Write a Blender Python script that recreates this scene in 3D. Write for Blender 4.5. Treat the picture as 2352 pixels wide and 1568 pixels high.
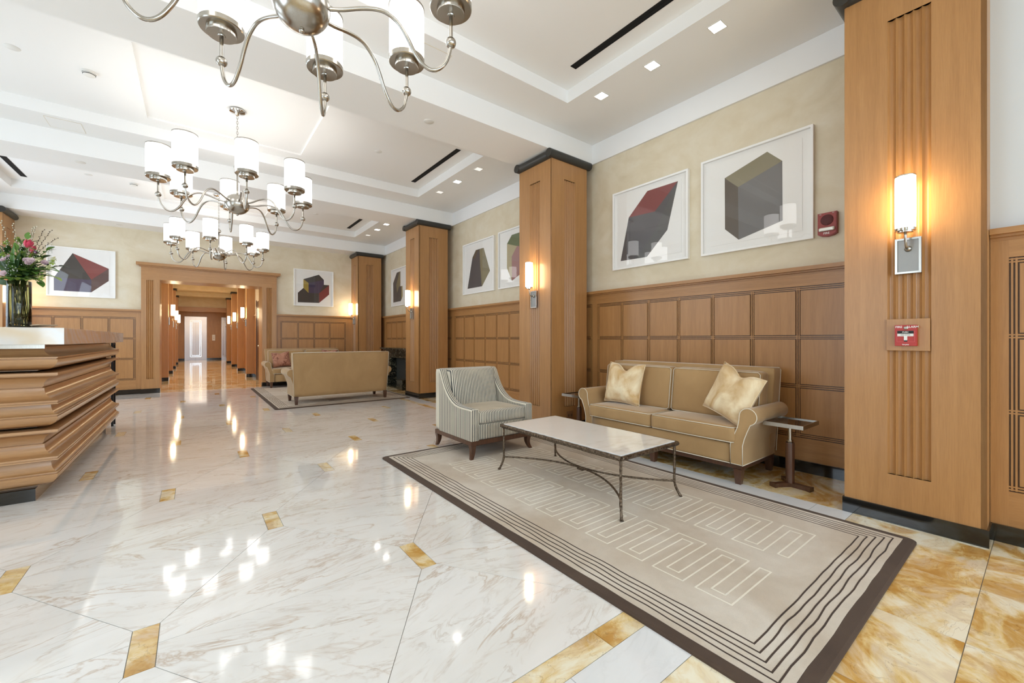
import bpy, bmesh, math, random
from mathutils import Vector, Matrix, noise as mnoise
PI = math.pi
for o in list(bpy.data.objects): bpy.data.objects.remove(o)
scene = bpy.context.scene
COL = scene.collection

# ------------------------------------------------------------ camera
cd = bpy.data.cameras.new('camera')
cd.sensor_fit = 'HORIZONTAL'; cd.sensor_width = 36.0
cd.lens = 951.3 / 2352 * 36.0
cd.shift_y = -5.1 / 2352
cd.clip_start = 0.05; cd.clip_end = 200
cam = bpy.data.objects.new('camera', cd); COL.objects.link(cam)
cam.location = (0, 0, 1.25)
cam.rotation_euler = (PI / 2, 0, -0.6562)
scene.camera = cam

# ------------------------------------------------------------ light and exposure
scene.view_settings.view_transform = 'Standard'
scene.view_settings.look = 'None'
scene.view_settings.gamma = 1.0
scene.view_settings.exposure = 0.92
scene.view_settings.use_curve_mapping = False
scene.cycles.use_denoising = True
scene.cycles.max_bounces = 12
scene.cycles.diffuse_bounces = 5
scene.cycles.glossy_bounces = 4
scene.cycles.transmission_bounces = 12
scene.cycles.sample_clamp_indirect = 4.0
scene.cycles.caustics_reflective = False
scene.cycles.caustics_refractive = False
world = bpy.data.worlds.new('world'); scene.world = world
world.use_nodes = True
bgn = world.node_tree.nodes['Background']
bgn.inputs[0].default_value = (0.80, 0.90, 1.0, 1); bgn.inputs[1].default_value = 0.7

SHADE_E = 1.7      # chandelier glass
SCONCE_E = 10.0
BULB_W = .9        # bulb inside each chandelier shade, shining out of its open top     # wall sconce glass
DOWN_E = 14.0      # recessed downlights
def area(name, loc, rot, sx, sy, power, col):
    l = bpy.data.lights.new(name, 'AREA'); l.shape = 'RECTANGLE'; l.size = sx; l.size_y = sy
    l.energy = power; l.color = col
    o = bpy.data.objects.new(name, l); COL.objects.link(o); o.location = loc; o.rotation_euler = rot
    return o
# daylight through the three tall windows of the south wall behind the photographer
for i, x in enumerate((-1.9, 0.6, 3.0)):
    area('window_daylight', (x, -4.42, 2.0), (PI / 2 - .38, 0, 0), 1.7, 2.9, 45, (0.66, 0.83, 1.0))
# daylight from unseen west wall windows, added to even out the light
for y, w in ((-2.2, 8), (2.4, 29), (6.42, 30), (10.5, 42)):
    area('window_daylight', (-3.60, y, 2.0), (0, -PI / 2 + .20, 0), 2.9, 1.9, w, (0.68, 0.84, 1.0))

# ------------------------------------------------------------ helpers
def s2l(c):
    c = c / 255.0
    return c / 12.92 if c <= 0.04045 else ((c + 0.055) / 1.055) ** 2.4
def C(r, g, b): return (s2l(r), s2l(g), s2l(b), 1.0)

def tag(o, label=None, cat=None, group=None, kind=None):
    if label: o['label'] = label
    if cat: o['category'] = cat
    if group: o['group'] = group
    if kind: o['kind'] = kind
    return o
def thing(name, loc, label, cat, rz=0.0, group=None):
    o = bpy.data.objects.new(name, None); COL.objects.link(o)
    o.empty_display_size = 0.1
    o.location = loc; o.rotation_euler = (0, 0, rz)
    return tag(o, label, cat, group)
def kids(o): return [c for c in bpy.data.objects if c.parent == o]
def dup(root, loc=None, rz=None, label=None, group=None, scale=None):
    def cp(o, par):
        c = o.copy(); COL.objects.link(c); c.parent = par
        c.matrix_parent_inverse = o.matrix_parent_inverse.copy()
        for k in CH.get(o.name, []): CH.setdefault(c.name, []).append(cp(k, c))
        return c
    r = cp(root, None)
    if loc is not None: r.location = loc
    if rz is not None: r.rotation_euler = (0, 0, rz)
    if label: r['label'] = label
    if group: r['group'] = group
    if scale: r.scale = scale
    return r
CH = {}   # children by name, for fast copying

class MB:
    """collects shapes, then builds one mesh object"""
    def __init__(s): s.v = []; s.f = []; s.m = []; s.sm = []
    def add(s, vs, fs, mi=0, smooth=False):
        n = len(s.v); s.v += [tuple(p) for p in vs]
        for f in fs: s.f.append(tuple(i + n for i in f)); s.m.append(mi); s.sm.append(smooth)
        return s
    def box(s, x0, x1, y0, y1, z0, z1, mi=0):
        vs = [(x, y, z) for x in (x0, x1) for y in (y0, y1) for z in (z0, z1)]
        fs = [(0, 1, 3, 2), (4, 6, 7, 5), (0, 4, 5, 1), (2, 3, 7, 6), (0, 2, 6, 4), (1, 5, 7, 3)]
        return s.add(vs, fs, mi)
    def cham(s, x0, x1, y0, y1, z0, z1, b, mi=0):
        """box with chamfered top/vertical edges (all edges cut by b)"""
        bm = bmesh.new(); bmesh.ops.create_cube(bm, size=1)
        for v in bm.verts:
            v.co = Vector((x0 + (v.co.x + .5) * (x1 - x0), y0 + (v.co.y + .5) * (y1 - y0), z0 + (v.co.z + .5) * (z1 - z0)))
        bmesh.ops.bevel(bm, geom=bm.edges[:], offset=b, segments=2, affect='EDGES', profile=0.7)
        return s.frombm(bm, mi, False)
    def frombm(s, bm, mi=0, smooth=True):
        bm.verts.index_update()
        s.add([v.co[:] for v in bm.verts], [[v.index for v in f.verts] for f in bm.faces], mi, smooth); bm.free(); return s
    def prism(s, pts, axis, a, b, mi=0, smooth=False):
        """polygon pts (2D) extruded along axis from a to b"""
        n = len(pts)
        def P(p, t):
            return {'x': (t, p[0], p[1]), 'y': (p[0], t, p[1]), 'z': (p[0], p[1], t)}[axis]
        vs = [P(p, a) for p in pts] + [P(p, b) for p in pts]
        s.add(vs, [(i, (i + 1) % n, (i + 1) % n + n, i + n) for i in range(n)], mi, smooth)
        s.add([P(p, a) for p in pts], [tuple(range(n))], mi); s.add([P(p, b) for p in pts], [tuple(reversed(range(n)))], mi)
        return s
    def tube(s, pts, r, seg=8, mi=0, closed=False, cap=True):
        pts = [Vector(p) for p in pts]; n = len(pts)
        rr = r if isinstance(r, (list, tuple)) else [r] * n
        vs = []; up = None
        for i, p in enumerate(pts):
            if closed: t = pts[(i + 1) % n] - pts[i - 1]
            else: t = pts[min(i + 1, n - 1)] - pts[max(i - 1, 0)]
            if t.length < 1e-9: t = Vector((0, 0, 1))
            t.normalize()
            if up is None:
                up = Vector((0, 0, 1)) if abs(t.z) < .9 else Vector((1, 0, 0))
            a = up - t * up.dot(t)
            if a.length < 1e-6: a = t.orthogonal()
            a.normalize(); up = a; b = t.cross(a)
            for k in range(seg):
                an = 2 * PI * k / seg
                vs.append(p + (a * math.cos(an) + b * math.sin(an)) * rr[i])
        fs = []
        for i in range(n if closed else n - 1):
            for k in range(seg):
                j = (i + 1) % n
                fs.append((i * seg + k, i * seg + (k + 1) % seg, j * seg + (k + 1) % seg, j * seg + k))
        s.add(vs, fs, mi, True)
        if cap and not closed:
            s.add(vs[:seg], [tuple(range(seg))], mi); s.add(vs[-seg:], [tuple(range(seg))], mi)
        return s
    def lathe(s, prof, seg=24, c=(0, 0, 0), mi=0, smooth=True, axis='z'):
        """prof = [(r,z)...]"""
        vs = []
        for r, z in prof:
            for k in range(seg):
                a = 2 * PI * k / seg
                q = (r * math.cos(a), r * math.sin(a), z)
                if axis == 'x': q = (z, q[0], q[1])
                if axis == 'y': q = (q[0], z, q[1])
                vs.append((q[0] + c[0], q[1] + c[1], q[2] + c[2]))
        fs = [(i * seg + k, i * seg + (k + 1) % seg, (i + 1) * seg + (k + 1) % seg, (i + 1) * seg + k)
              for i in range(len(prof) - 1) for k in range(seg)]
        s.add(vs, fs, mi, smooth)
        return s
    def sphere(s, c, r, seg=16, rings=10, mi=0, sq=(1, 1, 1)):
        prof = [(max(1e-4, math.sin(PI * i / rings)) , -math.cos(PI * i / rings)) for i in range(rings + 1)]
        vs = []
        for pr, z in prof:
            for k in range(seg):
                a = 2 * PI * k / seg
                vs.append((c[0] + r * sq[0] * pr * math.cos(a), c[1] + r * sq[1] * pr * math.sin(a), c[2] + r * sq[2] * z))
        fs = [(i * seg + k, i * seg + (k + 1) % seg, (i + 1) * seg + (k + 1) % seg, (i + 1) * seg + k) for i in range(rings) for k in range(seg)]
        return s.add(vs, fs, mi, True)
    def xf(s, M, start=0):
        for i in range(start, len(s.v)): s.v[i] = tuple(M @ Vector(s.v[i]))
        return s
    def mesh(s, name, mats):
        me = bpy.data.meshes.new(name)
        me.from_pydata(s.v, [], s.f)
        for m in (mats if isinstance(mats, (list, tuple)) else [mats]): me.materials.append(m)
        me.polygons.foreach_set('material_index', s.m); me.polygons.foreach_set('use_smooth', s.sm)
        me.update()
        bm = bmesh.new(); bm.from_mesh(me)
        bmesh.ops.remove_doubles(bm, verts=bm.verts, dist=1e-5)
        bmesh.ops.recalc_face_normals(bm, faces=bm.faces); bm.to_mesh(me); bm.free()
        return me
    def build(s, name, mats, parent=None, loc=None, rz=0, label=None, cat=None, group=None, kind=None, sharp=None):
        me = s.mesh(name, mats)
        if sharp is not None and hasattr(me, 'set_sharp_from_angle'): me.set_sharp_from_angle(angle=math.radians(sharp))
        return place(name, me, parent, loc, rz, label, cat, group, kind)
def place(name, me, parent=None, loc=None, rz=0, label=None, cat=None, group=None, kind=None):
    o = bpy.data.objects.new(name, me); COL.objects.link(o)
    if parent is not None:
        o.parent = parent; CH.setdefault(parent.name, []).append(o)
    if loc is not None: o.location = loc
    if rz: o.rotation_euler = (0, 0, rz)
    return tag(o, label, cat, group, kind)

def rbox(x0, x1, y0, y1, z0, z1, r, n=8, bulge=(0, 0, 0)):
    """soft rounded box as a bmesh: subdivided cube mapped to a rounded box; bulge pushes out face centres"""
    bm = bmesh.new(); bmesh.ops.create_cube(bm, size=2)
    bmesh.ops.subdivide_edges(bm, edges=bm.edges[:], cuts=n, use_grid_fill=True)
    h = Vector(((x1 - x0) / 2, (y1 - y0) / 2, (z1 - z0) / 2)); c = Vector(((x0 + x1) / 2, (y0 + y1) / 2, (z0 + z1) / 2))
    r = min(r, h.x * .99, h.y * .99, h.z * .99)
    for v in bm.verts:
        u = v.co.copy()
        # concentrate vertices at edges
        w = Vector([math.copysign(min(1, abs(t)) ** 0.75, t) for t in u])
        p = Vector((w.x * h.x, w.y * h.y, w.z * h.z))
        q = Vector([max(-(h[i] - r), min(h[i] - r, p[i])) for i in range(3)])
        d = p - q
        if d.length > 1e-9: p = q + d.normalized() * r if d.length > 1e-6 else p
        fx = (1 - w.y ** 2) * (1 - w.z ** 2); fy = (1 - w.x ** 2) * (1 - w.z ** 2); fz = (1 - w.x ** 2) * (1 - w.y ** 2)
        p += Vector((math.copysign(bulge[0] * fx, w.x) * abs(w.x), math.copysign(bulge[1] * fy, w.y) * abs(w.y), math.copysign(bulge[2] * fz, w.z) * abs(w.z)))
        v.co = c + p
    return bm
def soft(x0, x1, y0, y1, z0, z1, r, n=8, bulge=(0, 0, 0)):
    m = MB(); m.frombm(rbox(x0, x1, y0, y1, z0, z1, r, n, bulge)); return m
def text_mesh(txt, size, mat, parent, M, ext=0.0006, name='lettering', ax='CENTER', bold=True):
    cu = bpy.data.curves.new(name, 'FONT'); cu.body = txt; cu.size = size; cu.align_x = ax; cu.align_y = 'CENTER'
    cu.extrude = ext; cu.resolution_u = 2
    if bold: cu.offset = size * 0.02
    o = bpy.data.objects.new(name, cu); COL.objects.link(o)
    dg = bpy.context.evaluated_depsgraph_get(); dg.update()
    me = bpy.data.meshes.new_from_object(o.evaluated_get(dg))
    bpy.data.objects.remove(o); bpy.data.curves.remove(cu)
    me.transform(M); me.materials.clear(); me.materials.append(mat); me.name = name
    return place(name, me, parent)

# ------------------------------------------------------------ materials
def newmat(name):
    m = bpy.data.materials.new(name); m.use_nodes = True
    nt = m.node_tree; return m, nt, nt.nodes['Principled BSDF']
def nd(nt, typ, **kw):
    n = nt.nodes.new(typ)
    for k, v in kw.items():
        if k.startswith('i_'): n.inputs[k[2:].replace('_', ' ')].default_value = v
        else: setattr(n, k, v)
    return n
def ramp(nt, src, stops, interp='LINEAR'):
    r = nt.nodes.new('ShaderNodeValToRGB'); r.color_ramp.interpolation = interp
    el = r.color_ramp.elements
    el[0].position, el[0].color = stops[0]; el[1].position, el[1].color = stops[-1]
    for p, c in stops[1:-1]:
        e = el.new(p); e.color = c
    nt.links.new(src, r.inputs[0]); return r.outputs[0]
def coords(nt, scale=(1, 1, 1), rot=(0, 0, 0), rand=0.0, randrot=0.0):
    tc = nt.nodes.new('ShaderNodeTexCoord'); out = tc.outputs['Object']
    if rand or randrot:
        oi = nt.nodes.new('ShaderNodeObjectInfo')
        if randrot:
            vr = nd(nt, 'ShaderNodeVectorRotate', rotation_type='Z_AXIS')
            mm = nd(nt, 'ShaderNodeMath', operation='MULTIPLY_ADD'); mm.inputs[1].default_value = randrot; mm.inputs[2].default_value = -randrot / 2
            nt.links.new(oi.outputs['Random'], mm.inputs[0]); nt.links.new(mm.outputs[0], vr.inputs['Angle'])
            nt.links.new(out, vr.inputs['Vector']); out = vr.outputs[0]
        if rand:
            ms = nd(nt, 'ShaderNodeMath', operation='MULTIPLY'); ms.inputs[1].default_value = rand
            nt.links.new(oi.outputs['Random'], ms.inputs[0])
            va = nd(nt, 'ShaderNodeVectorMath', operation='ADD'); nt.links.new(out, va.inputs[0]); nt.links.new(ms.outputs[0], va.inputs[1]); out = va.outputs[0]
    mp = nt.nodes.new('ShaderNodeMapping'); mp.inputs['Scale'].default_value = scale; mp.inputs['Rotation'].default_value = rot
    nt.links.new(out, mp.inputs['Vector']); return mp.outputs[0]
def noise(nt, vec, scale, detail=4, rough=.55, dist=0.0):
    n = nt.nodes.new('ShaderNodeTexNoise'); n.inputs['Scale'].default_value = scale; n.inputs['Detail'].default_value = detail
    n.inputs['Roughness'].default_value = rough; n.inputs['Distortion'].default_value = dist
    nt.links.new(vec, n.inputs['Vector']); return n.outputs['Fac']
def mix(nt, a, b, fac, mode='MIX'):
    m = nt.nodes.new('ShaderNodeMix'); m.data_type = 'RGBA'; m.blend_type = mode
    for sck, v in ((m.inputs[0], fac), (m.inputs[6], a), (m.inputs[7], b)):
        if hasattr(v, 'node'): nt.links.new(v, sck)
        else: sck.default_value = v
    return m.outputs[2]
def bump(nt, b, h, strength=.3, dist=.01):
    n = nt.nodes.new('ShaderNodeBump'); n.inputs['Strength'].default_value = strength; n.inputs['Distance'].default_value = dist
    nt.links.new(h, n.inputs['Height']); nt.links.new(n.outputs[0], b.inputs['Normal'])
def P(b, **kw):
    for k, v in kw.items(): b.inputs[k.replace('_', ' ')].default_value = v

def wood(name, c1, c2, c3, scale=(14, 14, .8), rough=.34, coat=.25, rand=5.0):
    m, nt, b = newmat(name)
    v = coords(nt, scale, rand=rand)
    g = noise(nt, v, 1.4, 6, .62, .6)
    big = noise(nt, coords(nt, (1.3, 1.3, .3), rand=rand), 1.5, 3)
    fine = noise(nt, coords(nt, (scale[0] * 8, scale[1] * 8, scale[2] * 5), rand=rand), 1.6, 3, .7)
    col = ramp(nt, g, [(.3, c1), (.55, c2), (.75, c3)])
    col = mix(nt, col, mix(nt, c1, c3, big), .35)
    col = mix(nt, col, ramp(nt, fine, [(.35, (.78, .72, .68, 1)), (.62, (1, 1, 1, 1))]), .45, 'MULTIPLY')
    nt.links.new(col, b.inputs['Base Color']); P(b, Roughness=rough, Coat_Weight=coat, Coat_Roughness=.18)
    bump(nt, b, fine, .05, .002)
    return m
OAK = wood('oak_veneer', C(164, 117, 69), C(180, 131, 79), C(192, 145, 93), coat=.12)
OAKH = wood('oak_veneer_horizontal', C(164, 117, 69), C(180, 131, 79), C(192, 145, 93), scale=(.8, .8, 14), coat=.12)
OAKX = wood('oak_desk', C(164, 120, 78), C(184, 140, 94), C(198, 156, 110), scale=(.8, .8, 16), rough=.34, coat=.6)
OAK_SHADE = wood('oak_groove_shade', C(84, 54, 32), C(98, 66, 40), C(110, 76, 48))  # darker copy of the oak: shade inside the wainscot grooves put into the colour
WALNUT = wood('dark_walnut', C(62, 38, 26), C(88, 56, 38), C(108, 72, 50), scale=(20, 20, 1.2), rough=.35)

def simple(name, col, rough=.5, metal=0.0, **kw):
    m, nt, b = newmat(name); P(b, Base_Color=col, Roughness=rough, Metallic=metal, **kw); return m
WHITE = simple('ceiling_paint', C(244, 243, 241), .75)
CREAMCEIL = simple('frieze_paint', C(246, 246, 246), .7)
BLACK = simple('black_lacquer', C(22, 22, 20), .12, Coat_Weight=.5)
ROLL = simple('black_painted_roll', C(52, 50, 46), .38)
VOID = simple('slot_black', C(8, 8, 8), .9)
GROUT = simple('grout', C(150, 146, 138), .6)
FRAMEW = simple('white_frame', C(248, 247, 244), .4)
PAPER = simple('print_paper', C(250, 248, 244), .8)
PLASTIC = simple('white_plastic', C(232, 230, 225), .45)
BRONZE_D = simple('black_iron', C(24, 24, 24), .4, .6)
CREAMPIPE = simple('cream_piping', C(226, 216, 196), .6)

def plaster():
    m, nt, b = newmat('cream_plaster')
    n = noise(nt, coords(nt, (1, 1, 1.6)), 1.3, 5, .6, 1.2); n2 = noise(nt, coords(nt, (1, 1, 1)), 5, 4, .6)
    col = ramp(nt, n, [(.3, C(212, 198, 168)), (.5, C(222, 210, 184)), (.72, C(229, 221, 202))])
    col = mix(nt, col, ramp(nt, n2, [(.4, C(218, 205, 178)), (.7, C(233, 225, 206))]), .25)
    nt.links.new(col, b.inputs['Base Color']); P(b, Roughness=.6)
    return m
PLASTER = plaster()
PLASTER_DAYLIT = simple('plaster_daylight_tint', C(214, 218, 220), .7)  # cool daylight on the southeast wall put into its plaster colour
def brushed(name, col, rough=.22, aniso=.4):
    m, nt, b = newmat(name)
    n = noise(nt, coords(nt, (60, 60, 6)), 4, 3)
    nt.links.new(ramp(nt, n, [(.3, tuple(c * .88 for c in col[:3]) + (1,)), (.7, col)]), b.inputs['Base Color'])
    P(b, Metallic=1.0, Roughness=rough); b.inputs['Anisotropic'].default_value = aniso
    return m
NICKEL = brushed('brushed_nickel', C(186, 181, 172))
NICKELP = simple('satin_plate', C(150, 148, 144), .42, 1.0)
CHROME = simple('polished_chrome', C(214, 212, 208), .08, 1.0)
STEEL = brushed('elevator_steel', C(206, 204, 206), .28)
STEELP = simple('elevator_inlay', C(240, 240, 240), .12, 1.0)
def emis(name, col, s, base=(.9, .9, .88, 1)):
    m, nt, b = newmat(name); P(b, Base_Color=base, Roughness=.25)
    b.inputs['Emission Color'].default_value = col; b.inputs['Emission Strength'].default_value = s; return m
GLOW = emis('lit_opal_glass', (1.0, .99, .98, 1), SHADE_E)
GLOWW = emis('lit_warm_glass', (1.0, .80, .50, 1), SCONCE_E)
DOWN = emis('downlight_lens', (1.0, .97, .93, 1), DOWN_E)
DOWNDIM = emis('downlight_lens_dim', (1.0, .96, .92, 1), .35)
DAYGLASS = None

def marble_white(name, vein1, vein2, base1, base2, dens=1.0, randrot=0.9):
    m, nt, b = newmat(name)
    v = coords(nt, (1.0, 3.2, 1.0), rot=(0, 0, .45), rand=37.0, randrot=randrot)
    # thin drawn-out veins where a warped noise crosses its middle value
    def veins(sc, wid, d):
        f = noise(nt, v, sc, 5, .58, d)
        s1 = nd(nt, 'ShaderNodeMath', operation='SUBTRACT'); nt.links.new(f, s1.inputs[0]); s1.inputs[1].default_value = .5
        a = nd(nt, 'ShaderNodeMath', operation='ABSOLUTE'); nt.links.new(s1.outputs[0], a.inputs[0])
        return ramp(nt, a.outputs[0], [(0, (1, 1, 1, 1)), (wid * .35, (.5, .5, .5, 1)), (wid, (0, 0, 0, 1))])
    mask = ramp(nt, noise(nt, v, 1.6, 3), [(.40, (0, 0, 0, 1)), (.62, (1, 1, 1, 1))])
    mask2 = ramp(nt, noise(nt, v, 3.4, 3), [(.45, (0, 0, 0, 1)), (.62, (1, 1, 1, 1))])
    base = mix(nt, base1, base2, ramp(nt, noise(nt, v, 1.2, 4), [(.35, (0, 0, 0, 1)), (.65, (1, 1, 1, 1))]))
    k1 = mix(nt, (0, 0, 0, 1), veins(1.9 * dens, .034, 1.1), mask)
    k2 = mix(nt, (0, 0, 0, 1), veins(4.6 * dens, .05, .9), mask2)
    c = mix(nt, base, vein1, mix(nt, (0, 0, 0, 1), k1, .75))
    c = mix(nt, c, vein2, mix(nt, (0, 0, 0, 1), k2, .6))
    nt.links.new(c, b.inputs['Base Color']); P(b, Roughness=.075, Coat_Weight=.3, Coat_Roughness=.03)
    b.inputs['Specular IOR Level'].default_value = .62
    return m
MARBLE = marble_white('veined_white_marble', C(196, 172, 148), C(200, 186, 172), C(242, 240, 237), C(234, 231, 226))
MARBLEP = marble_white('plain_white_marble', C(222, 222, 222), C(226, 226, 226), C(236, 236, 236), C(230, 231, 232), .6)
MARBLET = marble_white('table_marble', C(222, 214, 200), C(250, 248, 243), C(252, 250, 246), C(250, 248, 243), .18, 0)
def siena(name, dark=1.0):
    m, nt, b = newmat(name)
    v = coords(nt, (1.0, 1.45, 1.0), rot=(0, 0, .5), rand=23.0, randrot=2.2)
    n1 = noise(nt, v, 1.7, 7, .62, 1.1); n2 = noise(nt, v, 4.6, 7, .66, .8)
    c = ramp(nt, n1, [(.32, C(176, 122, 50)), (.46, C(204, 154, 76)), (.50, C(232, 204, 144)), (.57, C(245, 238, 216)), (.72, C(242, 235, 212))])
    c2 = ramp(nt, n2, [(.38, C(190, 140, 66)), (.49, C(228, 196, 130)), (.58, C(245, 236, 210))])
    c = mix(nt, c, c2, .38)
    s1 = nd(nt, 'ShaderNodeMath', operation='SUBTRACT'); nt.links.new(noise(nt, v, 3.0, 4, .5, 2.0), s1.inputs[0]); s1.inputs[1].default_value = .5
    a = nd(nt, 'ShaderNodeMath', operation='ABSOLUTE'); nt.links.new(s1.outputs[0], a.inputs[0])
    c = mix(nt, c, C(120, 78, 44), mix(nt, (0, 0, 0, 1), ramp(nt, a.outputs[0], [(0, (1, 1, 1, 1)), (.006, (0, 0, 0, 1))]), .35))
    nt.links.new(c, b.inputs['Base Color']); P(b, Roughness=.08, Coat_Weight=.3, Coat_Roughness=.03)
    b.inputs['Specular IOR Level'].default_value = .6
    return m
SIENA = siena('siena_marble')
def onyx():
    m, nt, b = newmat('desk_onyx')
    v = coords(nt, (1, 1, 1.4), rot=(0.3, .4, .2))
    w = nd(nt, 'ShaderNodeTexWave', wave_type='BANDS', bands_direction='DIAGONAL'); w.inputs['Scale'].default_value = 1.6
    w.inputs['Distortion'].default_value = 7; w.inputs['Detail'].default_value = 4; w.inputs['Detail Scale'].default_value = 1.2
    nt.links.new(v, w.inputs['Vector'])
    c = ramp(nt, w.outputs['Fac'], [(0, C(218, 202, 178)), (.3, C(220, 212, 200)), (.7, C(216, 214, 210)), (1, C(218, 206, 188))])
    nt.links.new(c, b.inputs['Base Color']); P(b, Roughness=.08, Coat_Weight=.4); return m
ONYX = onyx()
def darkmarble():
    m, nt, b = newmat('dark_speckled_marble')
    vo = nd(nt, 'ShaderNodeTexVoronoi'); vo.inputs['Scale'].default_value = 34; nt.links.new(coords(nt), vo.inputs['Vector'])
    n = noise(nt, coords(nt), 14, 6, .7, 1)
    c = ramp(nt, n, [(.40, C(26, 28, 24)), (.54, C(52, 52, 42)), (.62, C(112, 108, 88)), (.70, C(190, 184, 164))])
    nt.links.new(c, b.inputs['Base Color']); P(b, Roughness=.12); return m
DKMARBLE = darkmarble()
def velvet(name, c1, c2, sheen=.6, sc=3.0, crease=0.0):
    m, nt, b = newmat(name)
    n = noise(nt, coords(nt, (1, 1, .7), rand=11), sc, 4, .55, .6)
    nt.links.new(ramp(nt, n, [(.36, c1), (.66, c2)]), b.inputs['Base Color'])
    P(b, Roughness=.85, Sheen_Weight=sheen, Sheen_Roughness=.35)
    b.inputs['Sheen Tint'].default_value = (1, .93, .82, 1)
    f = noise(nt, coords(nt, (1, 1, 1)), 260, 2)
    bump(nt, b, f, .12, .002)
    return m
VELVET = velvet('olive_gold_velvet', C(170, 136, 92), C(180, 146, 101))
PILLOWV = velvet('pale_gold_crushed_velvet', C(208, 172, 120), C(246, 230, 196), .5, 5.5)
PINKP = None
def pinkpillow():
    m, nt, b = newmat('rust_sprig_fabric')
    v = coords(nt, (1, 1, 1))
    vo = nd(nt, 'ShaderNodeTexVoronoi', feature='DISTANCE_TO_EDGE'); vo.inputs['Scale'].default_value = 30
    w = nd(nt, 'ShaderNodeVectorMath', operation='ADD'); nt.links.new(v, w.inputs[0])
    nn = nd(nt, 'ShaderNodeTexNoise'); nn.inputs['Scale'].default_value = 9; nt.links.new(v, nn.inputs['Vector'])
    sc = nd(nt, 'ShaderNodeVectorMath', operation='SCALE'); sc.inputs['Scale'].default_value = .14; nt.links.new(nn.outputs['Color'], sc.inputs[0])
    nt.links.new(sc.outputs[0], w.inputs[1]); nt.links.new(w.outputs[0], vo.inputs['Vector'])
    ms = ramp(nt, noise(nt, v, 4, 2), [(.42, (0, 0, 0, 1)), (.5, (1, 1, 1, 1))])
    k = mix(nt, (0, 0, 0, 1), ramp(nt, vo.outputs['Distance'], [(0, (1, 1, 1, 1)), (.09, (1, 1, 1, 1)), (.13, (0, 0, 0, 1))]), ms)
    nt.links.new(mix(nt, C(190, 134, 108), C(122, 66, 46), k), b.inputs['Base Color']); P(b, Roughness=.8, Sheen_Weight=.3)
    return m
PINKP = pinkpillow()
def stripes(name, axis):
    m, nt, b = newmat(name)
    sep = nt.nodes.new('ShaderNodeSeparateXYZ'); tc = nt.nodes.new('ShaderNodeTexCoord'); nt.links.new(tc.outputs['Object'], sep.inputs[0])
    mu = nd(nt, 'ShaderNodeMath', operation='MULTIPLY'); nt.links.new(sep.outputs[axis], mu.inputs[0]); mu.inputs[1].default_value = 1 / .0205
    fr = nd(nt, 'ShaderNodeMath', operation='FRACT'); nt.links.new(mu.outputs[0], fr.inputs[0])
    c = ramp(nt, fr.outputs[0], [(0, C(50, 52, 54)), (.38, C(54, 56, 58)), (.44, C(214, 206, 186)), (.92, C(222, 214, 196)), (1, C(60, 62, 62))])
    worn = ramp(nt, noise(nt, coords(nt), 3.2, 3), [(.50, (0, 0, 0, 1)), (.68, (.62, .62, .62, 1))])
    c = mix(nt, c, C(186, 176, 156), worn)
    nt.links.new(c, b.inputs['Base Color']); P(b, Roughness=.75, Sheen_Weight=.3); return m
STX = stripes('chair_stripe_across', 0); STY = stripes('chair_stripe_depth', 1)
SEATF = velvet('worn_taupe_seat', C(176, 162, 138), C(190, 178, 156), .3)
def rugmat(name, c1, c2):
    m, nt, b = newmat(name)
    n = noise(nt, coords(nt, (1, 1, 1)), 1.7, 4, .55, .8); n2 = noise(nt, coords(nt), 320, 2, .7); n3 = noise(nt, coords(nt), 22, 3)
    c = mix(nt, ramp(nt, n, [(.34, c1), (.66, c2)]), ramp(nt, n2, [(.3, (.78, .78, .78, 1)), (.7, (1, 1, 1, 1))]), .5, 'MULTIPLY')
    c = mix(nt, c, ramp(nt, n3, [(.35, (.93, .93, .93, 1)), (.65, (1, 1, 1, 1))]), .5, 'MULTIPLY')
    nt.links.new(c, b.inputs['Base Color']); P(b, Roughness=.95, Sheen_Weight=.04); bump(nt, b, n2, .5, .004); return m
RUGB = rugmat('rug_beige_pile', C(204, 188, 168), C(226, 216, 202))
RUGD = rugmat('rug_brown_pile', C(76, 58, 46), C(90, 72, 58))
RUGL = rugmat('rug_cream_line', C(244, 236, 218), C(250, 244, 230))
RUGN = rugmat('rug_dark_line', C(62, 47, 38), C(74, 58, 48))
def hammered():
    m, nt, b = newmat('hammered_bronze')
    n = noise(nt, coords(nt, (1, 1, 1)), 60, 3, .6)
    nt.links.new(ramp(nt, n, [(.35, C(70, 58, 48)), (.65, C(132, 116, 98))]), b.inputs['Base Color']); P(b, Metallic=.85, Roughness=.38)
    bump(nt, b, n, .9, .006); return m
HAMMER = hammered()
def pane():
    m, nt, b = newmat('picture_glazing')
    nt.nodes.remove(b); out = nt.nodes['Material Output']
    tr = nt.nodes.new('ShaderNodeBsdfTransparent'); gl = nt.nodes.new('ShaderNodeBsdfGlossy'); gl.inputs['Roughness'].default_value = .02
    lw = nt.nodes.new('ShaderNodeLayerWeight'); lw.inputs['Blend'].default_value = .5
    pw = nd(nt, 'ShaderNodeMath', operation='POWER'); pw.inputs[1].default_value = 5.0; nt.links.new(lw.outputs['Facing'], pw.inputs[0])
    fr = nd(nt, 'ShaderNodeMath', operation='MULTIPLY_ADD'); fr.inputs[1].default_value = .93; fr.inputs[2].default_value = .07; nt.links.new(pw.outputs[0], fr.inputs[0])
    mx = nt.nodes.new('ShaderNodeMixShader'); nt.links.new(fr.outputs[0], mx.inputs[0]); nt.links.new(tr.outputs[0], mx.inputs[1]); nt.links.new(gl.outputs[0], mx.inputs[2])
    nt.links.new(mx.outputs[0], out.inputs['Surface']); return m
PANE = pane()
VGLASS = simple('olive_vase_glass', C(246, 245, 214), .02, Transmission_Weight=1.0, IOR=1.4)
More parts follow.
